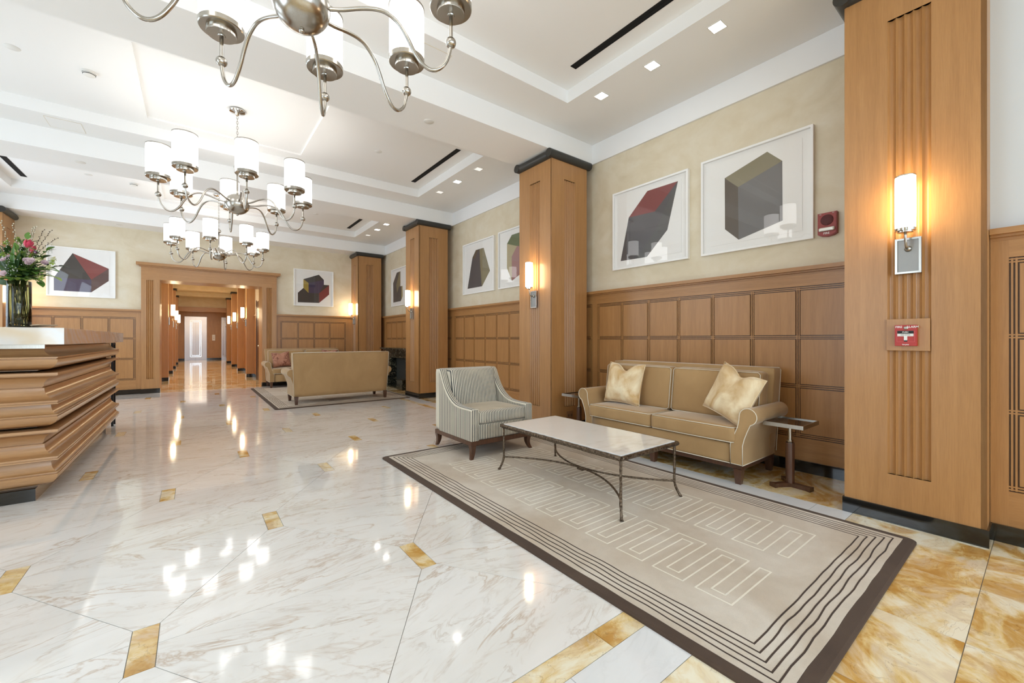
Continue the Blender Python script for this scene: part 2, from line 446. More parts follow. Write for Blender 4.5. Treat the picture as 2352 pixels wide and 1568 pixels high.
WGLASS = simple('window_glass', C(250, 250, 250), .0, Transmission_Weight=1.0, IOR=1.1)
DKGLASS = simple('smoked_glass', C(60, 44, 34), .05)
RED = simple('alarm_red', C(176, 44, 36), .35); REDH = simple('horn_red', C(150, 52, 44), .4)
LBL = simple('label_white', C(236, 234, 230), .5); LBK = simple('label_black', C(20, 20, 20), .5)
def col_mats(): pass
# ------------------------------------------------------------ the setting
ZS, ZP, ZT = 3.774, 4.05, 4.20          # beam soffit, perimeter soffit, tray
XE, XW = 4.60, -3.70                    # upper walls
YF = 12.81                              # far wall
BEAMS = [(0.05, 0.735), (4.04, 4.735), (8.10, 8.80), (12.20, 12.83)]
TRAYS = [(1.285, 3.49), (5.28, 7.60), (9.35, 11.65)]
TX0, TX1 = -2.65, 3.518

# ---- floor
fl = MB(); fl.box(XW - .1, XE + .1, -4.6, 12.9, -.06, -.003); fl.box(-1.2, 2.1, 12.9, 31.6, -.06, -.003)
floor = fl.build('floor', GROUT, kind='structure')
G = .0015
def clip(poly, axis, val, keep_less):
    out = []
    for i in range(len(poly)):
        a, b = poly[i - 1], poly[i]
        ia = (a[axis] <= val) == keep_less or a[axis] == val; ib = (b[axis] <= val) == keep_less or b[axis] == val
        if ia != ib:
            t = (val - a[axis]) / (b[axis] - a[axis]); out.append(tuple(a[k] + t * (b[k] - a[k]) for k in (0, 1)))
        if ib: out.append(b)
    return out
def shrink(poly, g):
    n = len(poly); res = []
    cx = sum(p[0] for p in poly) / n; cy = sum(p[1] for p in poly) / n
    area2 = sum(poly[i - 1][0] * poly[i][1] - poly[i][0] * poly[i - 1][1] for i in range(n))
    sg = 1 if area2 > 0 else -1
    for i in range(n):
        a, b, c = Vector(poly[i - 1]), Vector(poly[i]), Vector(poly[(i + 1) % n])
        d1 = (b - a).normalized(); d2 = (c - b).normalized()
        n1 = Vector((-d1.y, d1.x)) * sg; n2 = Vector((-d2.y, d2.x)) * sg
        k = 1 + n1.dot(n2)
        res.append(tuple(b + (n1 + n2) * g / max(k, .3)))
    return res
tile_cache = {}
def tile(poly, mat, name='floor_tile', parent=None, rz=0):
    cx = sum(p[0] for p in poly) / len(poly); cy = sum(p[1] for p in poly) / len(poly)
    loc = [(round(p[0] - cx, 4), round(p[1] - cy, 4)) for p in poly]
    key = (tuple(loc), mat.name)
    if key not in tile_cache:
        m = MB(); m.prism(shrink(loc, G), 'z', -.009, 0.0)
        tile_cache[key] = m.mesh(name, mat)
    return place(name, tile_cache[key], parent or floor, (cx, cy, 0), rz)
def rect(x0, x1, y0, y1): return [(x0, y0), (x1, y0), (x1, y1), (x0, y1)]
FX0, FX1, FY0, FY1 = -2.54, 3.42, 1.195, 12.69
PX, PY, HX, HY = 1.19, 1.045, .045, .155
def clipfield(p):
    for ax, v, k in ((0, FX0, False), (0, FX1, True), (1, FY0, False), (1, FY1, True)):
        p = clip(p, ax, v, k)
        if len(p) < 3: return None
    q = []
    for a in p:
        if not q or (abs(a[0] - q[-1][0]) + abs(a[1] - q[-1][1])) > 1e-4: q.append(a)
    if len(q) > 1 and abs(q[0][0] - q[-1][0]) + abs(q[0][1] - q[-1][1]) < 1e-4: q.pop()
    return q if len(q) >= 3 else None
rnd = random.Random(4)
for r in range(0, 12):
    y = 1.195 + r * PY; x0 = 1.03 + (PX / 2 if r % 2 == 0 else 0) - 4 * PX
    for k in range(8):
        x = x0 + k * PX
        if x < FX0 - .01 or x > FX1 + .01: pass
        else:
            p = clipfield(rect(x - HX, x + HX, y - HY, y + HY))
            if p: tile(p, SIENA, 'inlay_tile')
        # slab between this insert and the next one on the row, cut in two at the insert centre line
        c = (x + PX / 2, y); w = PX / 2 - HX; j = rnd.choice((0, 0, .05, -.06))
        top = [(c[0] - w, y + j), (c[0] + w, y + j), (c[0] + w, y + HY), (c[0] + HX, y + PY - HY), (c[0] - HX, y + PY - HY), (c[0] - w, y + HY)]
        bot = [(c[0] - w, y + j), (c[0] - w, y - HY), (c[0] - HX, y - PY + HY), (c[0] + HX, y - PY + HY), (c[0] + w, y - HY), (c[0] + w, y + j)]
        for q in (top, bot):
            q = clipfield(q)
            if q: tile(q, MARBLE, 'floor_slab')
# borders
def run(x0, x1, y0, y1, step, along, mat, name):
    a, b = (x0, x1) if along == 'x' else (y0, y1)
    n = max(1, round((b - a) / step)); s = (b - a) / n
    for i in range(n):
        t0, t1 = a + i * s, a + (i + 1) * s
        tile(rect(t0, t1, y0, y1) if along == 'x' else rect(x0, x1, t0, t1), mat, name)
run(-2.65, 1.353, 1.080, 1.195, .62, 'x', SIENA, 'border_strip'); run(1.353, 3.53, 1.080, 1.195, .62, 'x', SIENA, 'border_strip')
run(-2.88, 3.76, .865, 1.080, 1.3, 'x', MARBLEP, 'border_strip')
run(3.42, 3.53, 1.195, 12.69, .64, 'y', SIENA, 'border_strip')
run(3.53, 3.76, 1.080, 12.69, 1.3, 'y', MARBLEP, 'border_strip')
run(-2.65, -2.54, 1.195, 12.69, .8, 'y', SIENA, 'border_strip')
run(-2.88, -2.65, 1.080, 12.69, 1.5, 'y', MARBLEP, 'border_strip')
run(3.76, 4.59, .865, 12.69, .655, 'y', SIENA, 'siena_tile')
run(-3.70, -2.88, .865, 12.69, 1.3, 'y', SIENA, 'siena_tile')
xs = [-1.74, -1.13, -.52, .09, .70, 1.31, 1.915, 2.52, 3.12, 3.73, 4.34]
for y0, y1 in ((.212, .865), (-.44, .212), (-1.09, -.44)):
    for a, b in zip(xs[:-1], xs[1:]): tile(rect(a, b, y0, y1), SIENA, 'siena_tile')
st = MB()
for a, b in [(-3.7, -3.0), (-3.0, -2.35), (-2.35, -1.74)] :
    st.prism(shrink(rect(a, b, -1.09, .865), G), 'z', -.009, 0)
st.prism(shrink(rect(4.34, 4.59, -1.09, .865), G), 'z', -.009, 0)
for i in range(13):
    for j in range(5): st.prism(shrink(rect(-3.7 + i * .638, -3.7 + (i + 1) * .638, -1.09 - (j + 1) * .69, -1.09 - j * .69), G), 'z', -.009, 0)
st.build('siena_tile_field', SIENA, floor, kind='stuff')
for j in range(11):
    y0 = 12.69 + j * .66
    for i in range(4): tile(rect(-.82 + i * .6175, -.82 + (i + 1) * .6175, y0, y0 + .66), SIENA, 'siena_tile')
st = MB()
for j in range(17):
    for i in range(4): st.prism(shrink(rect(-.82 + i * .6175, -.82 + (i + 1) * .6175, 19.95 + j * .66, 19.95 + (j + 1) * .66), G), 'z', -.009, 0)
st.box(-1.15, -.82, 12.9, 31.3, -.009, 0); st.box(1.65, 2.05, 12.9, 31.3, -.009, 0)
st.build('siena_tile_field', SIENA, floor, kind='stuff')

# ---- ceiling
ce = MB()
def ring(z, zt, X0, X1, Y0, Y1, tx0, tx1, ty0, ty1):
    ce.box(X0, tx0, Y0, Y1, z, 4.6); ce.box(tx1, X1, Y0, Y1, z, 4.6)
    ce.box(tx0, tx1, Y0, ty0, z, 4.6); ce.box(tx0, tx1, ty1, Y1, z, 4.6)
bays = [(0.735, 4.04), (4.735, 8.10), (8.80, 12.20)]
MED = [(-.485, 1.37, .95), (-.485, 1.37, .90), (-.485, 1.37, .95)]
for (b0, b1), (t0, t1), (m0, m1, mh) in zip(bays, TRAYS, MED):
    ring(ZP, ZT, XW, XE, b0, b1, TX0, TX1, t0, t1)
    yc = (t0 + t1) / 2; q0, q1 = yc - mh, yc + mh
    # tray top with the very shallow raised field round the chandelier
    ce.box(TX0, m0, t0, t1, ZT, 4.6); ce.box(m1, TX1, t0, t1, ZT, 4.6)
    ce.box(m0, m1, t0, q0, ZT, 4.6); ce.box(m0, m1, q1, t1, ZT, 4.6)
    ce.box(m0, m1, q0, q1, ZT + .022, 4.6)
ce.box(XW, XE, -4.6, .05, ZP, 4.6)
for y0, y1 in BEAMS: ce.box(XW, XE, y0, y1, ZP, 4.6)
ceiling = ce.build('ceiling', WHITE, kind='structure')
for y0, y1 in BEAMS:
    b = MB(); b.box(XW, XE, y0, y1, ZS, ZP + .01); b.build('beam', WHITE, ceiling)
fz = MB()
for b0, b1 in [(-4.5, .05)] + bays:
    fz.box(XE - .025, XE + .02, b0, b1, ZS, ZP); fz.box(XW - .02, XW + .025, b0, b1, ZS, ZP)
fz.build('frieze', CREAMCEIL, ceiling)
# corridor ceiling
cc = MB(); cc.box(-1.2, 2.1, 12.83, 27.6, 3.62, 3.75); cc.box(-1.2, 2.1, 27.6, 31.6, 2.95, 3.75)
for y in (16.05, 19.45, 22.75, 26.3): cc.box(-1.2, 2.1, y, y + .55, 3.42, 3.62)
cc.build('ceiling_corridor', PLASTER, kind='structure')

# ---- walls
def wallbox(name, x0, x1, y0, y1, z0, z1, mat=PLASTER):
    m = MB(); m.box(x0, x1, y0, y1, z0, z1); return m.build(name, mat, kind='structure')
wall_east = wallbox('wall_east', XE, XE + .2, -.2, 13.0, 0, 4.6)
wall_west = MB()
for a, b in ((-4.6, -3.2), (-1.2, 1.4), (3.4, 5.42), (7.42, 9.5), (11.5, 13.0)): wall_west.box(XW - .2, XW, a, b, 0, 4.6)
for a, b in ((-3.2, -1.2), (1.4, 3.4), (5.42, 7.42), (9.5, 11.5)): wall_west.box(XW - .2, XW, a, b, 0, .5); wall_west.box(XW - .2, XW, a, b, 3.5, 4.6)
wall_west = wall_west.build('wall_west', PLASTER, kind='structure')
ws = MB()
for a, b in ((-3.9, -2.8), (-1.0, -.3), (1.5, 2.1), (3.9, 4.8)): ws.box(a, b, -4.7, -4.5, 0, 4.6)
for a, b in ((-2.8, -1.0), (-.3, 1.5), (2.1, 3.9)): ws.box(a, b, -4.7, -4.5, 0, .5); ws.box(a, b, -4.7, -4.5, 3.5, 4.6)
ws.build('wall_south', PLASTER, kind='structure')
def window(name, x0, x1, y0, y1, z0, z1, along):
    m = MB()
    n = 3
    if along == 'x':
        for i in range(n + 1):
            x = x0 + (x1 - x0) * i / n; m.box(x - .03, x + .03, y0, y1, z0, z1)
        for z in (z0, (z0 + z1) * .62, z1): m.box(x0, x1, y0 + .001, y1 - .001, z - .03, z + .03)
    else:
        for i in range(n + 1):
            y = y0 + (y1 - y0) * i / n; m.box(x0, x1, y - .03, y + .03, z0, z1)
        for z in (z0, (z0 + z1) * .62, z1): m.box(x0 + .001, x1 - .001, y0, y1, z - .03, z + .03)
    return m.build(name, FRAMEW, kind='structure')
for i, (a, b) in enumerate(((-2.8, -1.0), (-.3, 1.5), (2.1, 3.9))): window('window_%d' % (i + 1), a, b, -4.64, -4.56, .5, 3.5, 'x')
for i, (a, b) in enumerate(((-3.2, -1.2), (1.4, 3.4), (5.42, 7.42), (9.5, 11.5))): window('window_%d' % (i + 4), XW - .14, XW - .06, a, b, .5, 3.5, 'y')  # unseen west windows, added to spread the daylight
# stepped wall south of the near column
wall_se = wallbox('wall_southeast', 3.985, 4.8, -4.6, .232, 0, 4.05, PLASTER_DAYLIT)

# wall far: left, right, above the opening
OX0, OX1, OZ = -.618, 1.45, 2.64
wf = MB()
wf.box(XW, OX0 - .05, YF, YF + .25, 0, ZP); wf.box(OX1 + .05, XE + .1, YF, YF + .25, 0, ZP); wf.box(OX0 - .05, OX1 + .05, YF, YF + .25, OZ + .05, ZP)
wall_far = wf.build('wall_north', PLASTER, kind='structure')

# ---- wainscot
GZ = [1.731, 1.269, .805, .339]         # centre lines of the grooves
GW = .021                               # half width of a groove
TH = .016
def wainscot(parent, T, segs, caps, zt=1.90, capz=1.93, gz=GZ):
    """T(u,out,z)->xyz box mapper; segs: list of ('stile',u0,u1) or ('grid',[u...])"""
    def bx(m, u0, u1, o0, o1, z0, z1):
        a = T(u0, o0, z0); b = T(u1, o1, z1)
        m.box(min(a[0], b[0]), max(a[0], b[0]), min(a[1], b[1]), max(a[1], b[1]), z0, z1)
    lo = min(s[1] if s[0] == 'stile' else s[1][0] for s in segs); hi = max(s[2] if s[0] == 'stile' else s[1][-1] for s in segs)
    m = MB(); bx(m, lo, hi, -.04, 0, .0, zt); m.build('backing_board', OAK_SHADE, parent)
    for s in segs:
        if s[0] == 'stile':
            m = MB(); bx(m, s[1], s[2], 0, TH, .1, zt); m.build('stile', OAK, parent); continue
        us = s[1]
        m = MB(); bx(m, us[0] - GW, us[-1] + GW, 0, TH - .0005, gz[0] + GW, zt); m.build('top_rail', OAKH, parent)
        m = MB(); bx(m, us[0] - GW, us[-1] + GW, 0, TH - .0005, .1, gz[-1] - GW); m.build('bottom_rail', OAKH, parent)
        for i in range(len(us) - 1):
            a = us[i] + GW; b = us[i + 1] - GW
            for k in range(3):
                m = MB(); bx(m, a, b, 0, TH, gz[k + 1] + GW, gz[k] - GW)
                m.build('panel', OAK, parent)
        m = MB()
        for i, u in enumerate(us):
            for d in (-.0085, .0085): bx(m, u + d - .0045, u + d + .0045, 0, TH - .003, gz[-1] - GW + .006, gz[0] + GW - .006)
        for z in gz:
            for d in (-.0085, .0085): bx(m, us[0] - GW, us[-1] + GW, 0, TH - .0035, z + d - .0045, z + d + .0045)
        m.build('bead_moulding', OAK, parent)
    for a, b in caps:
        m = MB(); bx(m, a, b, -.03, .075, capz - .036, capz); bx(m, a, b, -.03, .045, capz - .052, capz - .036); bx(m, a, b, -.03, .02, capz - .07, capz - .052)
        m.build('cap_rail', OAKH, parent)
TE = lambda u, o, z: (4.565 - o + TH, u, z)
def grid(a, b, n): return [a + (b - a) * i / n for i in range(n + 1)]
wainscot(wall_east, TE, [('stile', -.1, .76), ('stile', .78, 1.040 - GW), ('grid', [1.05] + [1.464 + .4085 * i for i in range(7)]),
                         ('stile', 3.915 + GW, 4.049 - GW), ('grid', [4.049, 4.72]),
                         ('stile', 4.72 + GW, 4.826 - GW), ('grid', grid(4.823, 7.983, 8)), ('stile', 7.983 + GW, 8.14 - GW), ('grid', [8.14, 8.78]),
                         ('stile', 8.78 + GW, 8.93 - GW), ('grid', grid(8.93, 12.053, 8)), ('stile', 12.053 + GW, 12.80)], [(-.1, 12.79)])
TF = lambda u, o, z: (u, 12.80 - o, z)
wainscot(wall_far, TF, [('stile', -3.6, -2.80), ('grid', [-2.78, -2.334, -1.91, -1.487, -1.064]), ('stile', -1.064 + GW, -.94)], [(-3.6, -.94)])
wainscot(wall_far, TF, [('stile', 1.78, 1.898 - GW), ('grid', [1.898, 2.318, 2.735, 3.15, 3.58]), ('stile', 3.58 + GW, 4.55)], [(1.785, 4.55)])
TS = lambda u, o, z: (3.96 - o + TH, u, z)
wainscot(wall_se, TS, [('grid', [-.80 + .0, -.335, .132]), ('stile', .132 + GW, .228), ('stile', -4.5, -.80 - GW)], [(-4.5, .228)])
TW = lambda u, o, z: (XW + .04 + o, u, z)
wainscot(wall_west, TW, [('stile', 11.6, 11.72), ('grid', [11.745, 12.12]), ('stile', 12.145, 12.8)], [(11.6, 12.8)])
# baseboards
def bb(name, x0, x1, y0, y1): m = MB(); m.box(x0, x1, y0, y1, 0, .106); return m.build(name, BLACK, kind='structure')
bb('baseboard_east', 4.545, 4.60, -.1, 12.78)
bb('baseboard_north_left', -3.6, -.95, 12.765, 12.82); bb('baseboard_north_right', 1.79, 4.54, 12.765, 12.82)
bb('baseboard_southeast', 3.945, 3.99, -4.5, .224)
bb('baseboard_west', XW, XW + .07, 11.6, 12.76)

# ---- fluted face helper
def flutes(T, u0, u1, z0, z1, depth=.019, n=5):
    m = MB(); w = (u1 - u0) / n; prof = []
    for i in range(n):
        for k in range(9):
            if i and k == 0: continue
            t = k / 8.0; prof.append((u0 + (i + t) * w, .004 + depth * math.sin(PI * t) ** .8))
    N = len(prof)
    lo = [T(u, -d, z0) for u, d in prof]; hi = [T(u, -d, z1) for u, d in prof]
    m.add(lo + hi, [(i, i + 1, i + 1 + N, i + N) for i in range(N - 1)], 0, True)
    # end walls of the recess
    for z in (z0, z1):
        m.add([T(u, -d, z) for u, d in prof] + [T(u1, 0, z), T(u0, 0, z)], [tuple(range(N + 2))])
    return m
def skin(m, bxf, u0, u1, z0, z1, fu0, fu1, fz0, fz1, th):
    bxf(m, u0, fu0, -th, 0, z0, z1); bxf(m, fu1, u1, -th, 0, z0, z1)
    bxf(m, fu0, fu1, -th, 0, z0, fz0); bxf(m, fu0, fu1, -th, 0, fz1, z1)

# ---- portal round the opening to the lift corridor
door = bpy.data.objects.new('door_1', None); COL.objects.link(door); door['kind'] = 'structure'; door.location = (.416, 12.72, 0)
def off(o): return Matrix.Translation(-Vector(o.location))
def wbuild(m, name, mat, parent, **k):
    """mesh given in world coordinates, child of parent"""
    m.xf(off(parent)); return m.build(name, mat, parent, **k)
for x0, x1, s in ((-.945, OX0, 1), (OX1, 1.785, -1)):
    fa, fb = ((x0 + .09, x0 + .22) if s == 1 else (x0 + .10, x0 + .225))
    m = MB()
    f = lambda mm, u0, u1, o0, o1, z0, z1: mm.box(u0, u1, 12.72 - o1, 12.72 - o0, z0, z1)
    f2 = lambda mm, u0, u1, o0, o1, z0, z1: mm.box(u0, u1, 12.72, 12.745, z0, z1)
    skin(m, f2, x0, x1, .1, OZ, fa, fb, .33, 2.62, .025)
    m.box(x0, x1, 12.745, 12.84, .1, OZ)
    wbuild(m, 'jamb_casing', OAK, door)
    m = flutes(lambda u, o, z: (u, 12.72 - o, z), fa, fb, .33, 2.62, .016, 4); wbuild(m, 'fluting', OAK, door, sharp=50)
    m = MB(); m.box(x0 - .008, x1 + .008, 12.71, 12.84, 0, .106); wbuild(m, 'plinth_block', BLACK, door)
m = MB(); m.box(-.945, 1.785, 12.72, 12.84, OZ, 2.955); wbuild(m, 'head_casing', OAKH, door)
m = MB(); m.box(-1.027, 1.867, 12.63, 12.84, 2.955, 3.017); m.box(-.98, 1.82, 12.68, 12.84, 2.93, 2.955); wbuild(m, 'cornice', OAKH, door)
for x0, x1 in ((OX0 - .08, OX0), (OX1, OX1 + .08)):
    m = MB(); m.box(x0, x1, 12.84, 13.45, 0, OZ + .05); wbuild(m, 'jamb_reveal', OAK, door)
m = MB(); m.box(OX0, OX1, 12.84, 13.45, OZ, OZ + .1); wbuild(m, 'soffit_reveal', OAK, door)

# ---- corridor
CX0, CX1 = -.80, 1.63
wcw = wallbox('wall_corridor_west', CX0 - .2, CX0, 13.06, 31.5, 0, 3.62); wce = wallbox('wall_corridor_east', CX1, CX1 + .2, 13.06, 31.5, 0, 3.62)
wcn = wallbox('wall_corridor_end', CX0, CX1 + .3, 31.3, 31.5, 0, 3.0)
m = MB(); m.box(CX0, CX1, 27.55, 27.75, 2.95, 3.62); m.build('wall_corridor_header', PLASTER, kind='structure')
m = MB(); m.box(CX0, CX1, 27.50, 27.80, 2.72, 2.95); m.build('trim_1', OAKH, kind='structure')
for a, b in ((CX0, -.40), (.66, 1.38)):
    for i, xx in enumerate(grid(a, b, 1 if a < -.5 else 2)[:-1]):
        w = (b - a) / (1 if a < -.5 else 2)
        for k in range(6):
            m = MB(); m.box(xx + .012, xx + w - .012, 31.27, 31.30, .18 + k * .45, .18 + k * .45 + .43); m.build('panel', OAK, wcn)
m = MB(); m.box(CX0, CX1, 31.285, 31.301, 0, 2.94); m.build('backing_board', OAK, wcn)
bb('baseboard_corridor_end', CX0, CX1, 31.26, 31.285)
for x0, x1, wl, yy in ((CX0, CX0 + .02, wcw, 0), (CX1 - .02, CX1, wce, 0)):
    m = MB(); m.box(x0, x1, 13.46, 31.3, .1, 2.0); m.build('wainscot_board', OAK, wl)
    m = MB(); m.box(x0 - .02, x1 + .02, 13.46, 31.3, 2.0, 2.05); m.build('cap_rail', OAKH, wl)
    m = MB(); m.box(x0 - .006, x1 + .006, 13.46, 31.3, 0, .106); m.build('skirting', BLACK, wl)
# side door in the corridor, right behind the portal
d2 = bpy.data.objects.new('door_2', None); COL.objects.link(d2); d2['kind'] = 'structure'; d2.location = (1.61, 14.6, 0)
m = MB(); m.box(1.575, 1.61, 14.08, 15.12, 0, 2.42); m.box(1.56, 1.575, 14.02, 14.12, 0, 2.46); m.box(1.56, 1.575, 15.08, 15.18, 0, 2.46); wbuild(m, 'door_leaf', WALNUT, d2)
m = MB(); m.sphere((1.53, 14.25, 1.05), .03); m.tube([(1.575, 14.25, 1.05), (1.53, 14.25, 1.05)], .01); wbuild(m, 'knob', CHROME, d2)
# ------------------------------------------------------------ oak columns
def make_column(label):
    t = thing('column', (0, 0, 0), label, 'column', group='oak columns')
    hx, hy, th = .34, .3425, .024
    m = MB(); m.box(-hx + th, hx, -hy + th, hy, .1, 3.70)
    fW = lambda mm, u0, u1, o0, o1, z0, z1: mm.box(-hx, -hx + th, u0, u1, z0, z1)
    fS = lambda mm, u0, u1, o0, o1, z0, z1: mm.box(u0, u1, -hy, -hy + th, z0, z1)
    a, z0, z1 = .1065, .331, 3.426
    skin(m, fW, -hy, hy, .1, 3.70, -a, a, z0, z1, th); skin(m, fS, -hx, hx, .1, 3.70, -a, a, z0, z1, th)
    m.build('shaft', OAK, t)
    flutes(lambda u, o, z: (-hx - o, u, z), -a, a, z0, z1).build('fluting', OAK, t, sharp=50)
    flutes(lambda u, o, z: (u, -hy - o, z), -a, a, z0, z1).build('fluting', OAK, t, sharp=50)
    m = MB(); m.box(-hx - .01, hx + .01, -hy - .01, hy + .01, 0, .106); m.build('base_plinth', BLACK, t)
    r, zc = .057, 3.717
    def rod(p, q):
        m = MB(); m.tube([p, q], r, 20); return m
    rod((-hx - r, -hy, zc), (hx + r, -hy, zc)).build('crown_roll', ROLL, t, sharp=40)
    rod((-hx - r, hy, zc), (hx + r, hy, zc)).build('crown_roll', ROLL, t, sharp=40)
    rod((-hx, -hy + .02, zc), (-hx, hy - .02, zc)).build('crown_roll', ROLL, t, sharp=40)
    rod((hx, -hy + .02, zc), (hx, hy - .02, zc)).build('crown_roll', ROLL, t, sharp=40)
    return t
c1 = make_column('oak column with red fire alarm box, nearest the camera at right')
c1.location = (4.11, .5728, 0)
dup(c1, (4.11, 4.375, 0), label='oak column between the striped armchair and the gold sofa with pale cushions')
dup(c1, (4.11, 8.445, 0), label='oak column behind the striped armchair, right of the sofa seen from behind')
dup(c1, (4.11, 12.52, 0), label='far oak column in the corner right of the far wall print')
dup(c1, (-3.21, 12.47, 0), rz=PI / 2, label='oak column at the left edge behind the flower vase')

# corridor columns
def corridor_col(x, y, lab, side):
    t = thing('column', (x, y, 0), lab, 'column', group='corridor columns')
    w = .23
    m = MB(); m.box(-w / 2, w / 2, -.2, .2, .1, 3.36); m.build('shaft', OAK, t)
    m = MB(); m.box(-w / 2 - .008, w / 2 + .008, -.208, .208, 0, .106); m.build('base_plinth', BLACK, t)
    m = MB(); m.tube([(-w / 2 - .03, -.2, 3.375), (w / 2 + .03, -.2, 3.375)], .045, 12); m.tube([(-side * w / 2, -.2, 3.375), (-side * w / 2, .2, 3.375)], .045, 12)
    m.build('crown_roll', ROLL, t, sharp=40)
ordn = ['first', 'second', 'third', 'fourth']
for i, y in enumerate((16.33, 19.7, 22.95, 26.5)):
    corridor_col(-.59 - .115, y, '%s column from the portal on the left side of the lift corridor' % ordn[i], -1)
    corridor_col(1.40 + .115, y, '%s column from the portal on the right side of the lift corridor' % ordn[i], 1)

# ------------------------------------------------------------ wall sconces (local: wall at x=0, lamp towards +x, origin at plate centre)
def make_sconce(label, group='column sconces'):
    t = thing('wall_sconce', (0, 0, 0), label, 'wall lamp', group=group)
    m = MB(); m.cham(0, .016, -.064, .064, -.117, .117, .003)
    m.build('back_plate', NICKELP, t)
    m = MB()
    for a in (-1, 1):
        m.box(.016, .026, a * .058 - .006, a * .058 + .006, -.117, .117); m.box(.016, .026, -.052, .052, a * .111 - .006, a * .111 + .006)
    m.build('plate_border', NICKEL, t)
    m = MB(); m.lathe([(.0, .04), (.012, .038), (.018, .028), (.02, .016)], 16, (0, 0, .045), axis='x')
    pts = [(.03, 0, .045), (.06, 0, .042), (.085, 0, .055), (.098, 0, .085), (.102, 0, .12), (.105, 0, .142)]
    m.tube(pts, .007, 10); m.build('arm', NICKEL, t)
    m = MB(); m.lathe([(.0, .14), (.040, .14), (.040, .15), (.053, .15), (.053, .166), (.0, .166)], 24, (.105, 0, 0)); m.build('cup', CHROME, t, sharp=30)
    m = MB(); m.lathe([(.050, .166), (.0515, .25), (.0515, .42), (.050, .500), (.047, .500), (.047, .166)], 32, (.105, 0, 0)); m.build('glass_shade', GLOWW, t)
    m = MB(); m.lathe([(.0515, .498), (.0525, .506), (.0475, .506), (.047, .498), (.0515, .498)], 32, (.105, 0, 0)); m.build('top_ring', CHROME, t)
    return t
s1 = make_sconce('lit sconce on the near column above the red fire alarm box')
s1.location = (3.77, .5728, 1.803); s1.rotation_euler = (0, 0, PI)
for y, lb in ((4.375, 'lit sconce on the column left of the gold sofa'), (8.445, 'lit sconce on the column behind the striped armchair'),
              (12.52, 'lit sconce on the far corner column beside the far right print')):
    dup(s1, (3.77, y, 1.803), label=lb)
dup(s1, (-2.8675, 12.47, 1.803), rz=0, label='lit sconce at the left edge behind the flower vase')
for i, y in enumerate((16.33, 19.7, 22.95)):
    dup(s1, (-.59, y, 1.803), rz=0, label='%s lit sconce on the left side of the lift corridor' % ordn[i], group='corridor sconces')
    dup(s1, (1.40, y, 1.803), rz=PI, label='%s lit sconce on the right side of the lift corridor' % ordn[i], group='corridor sconces')

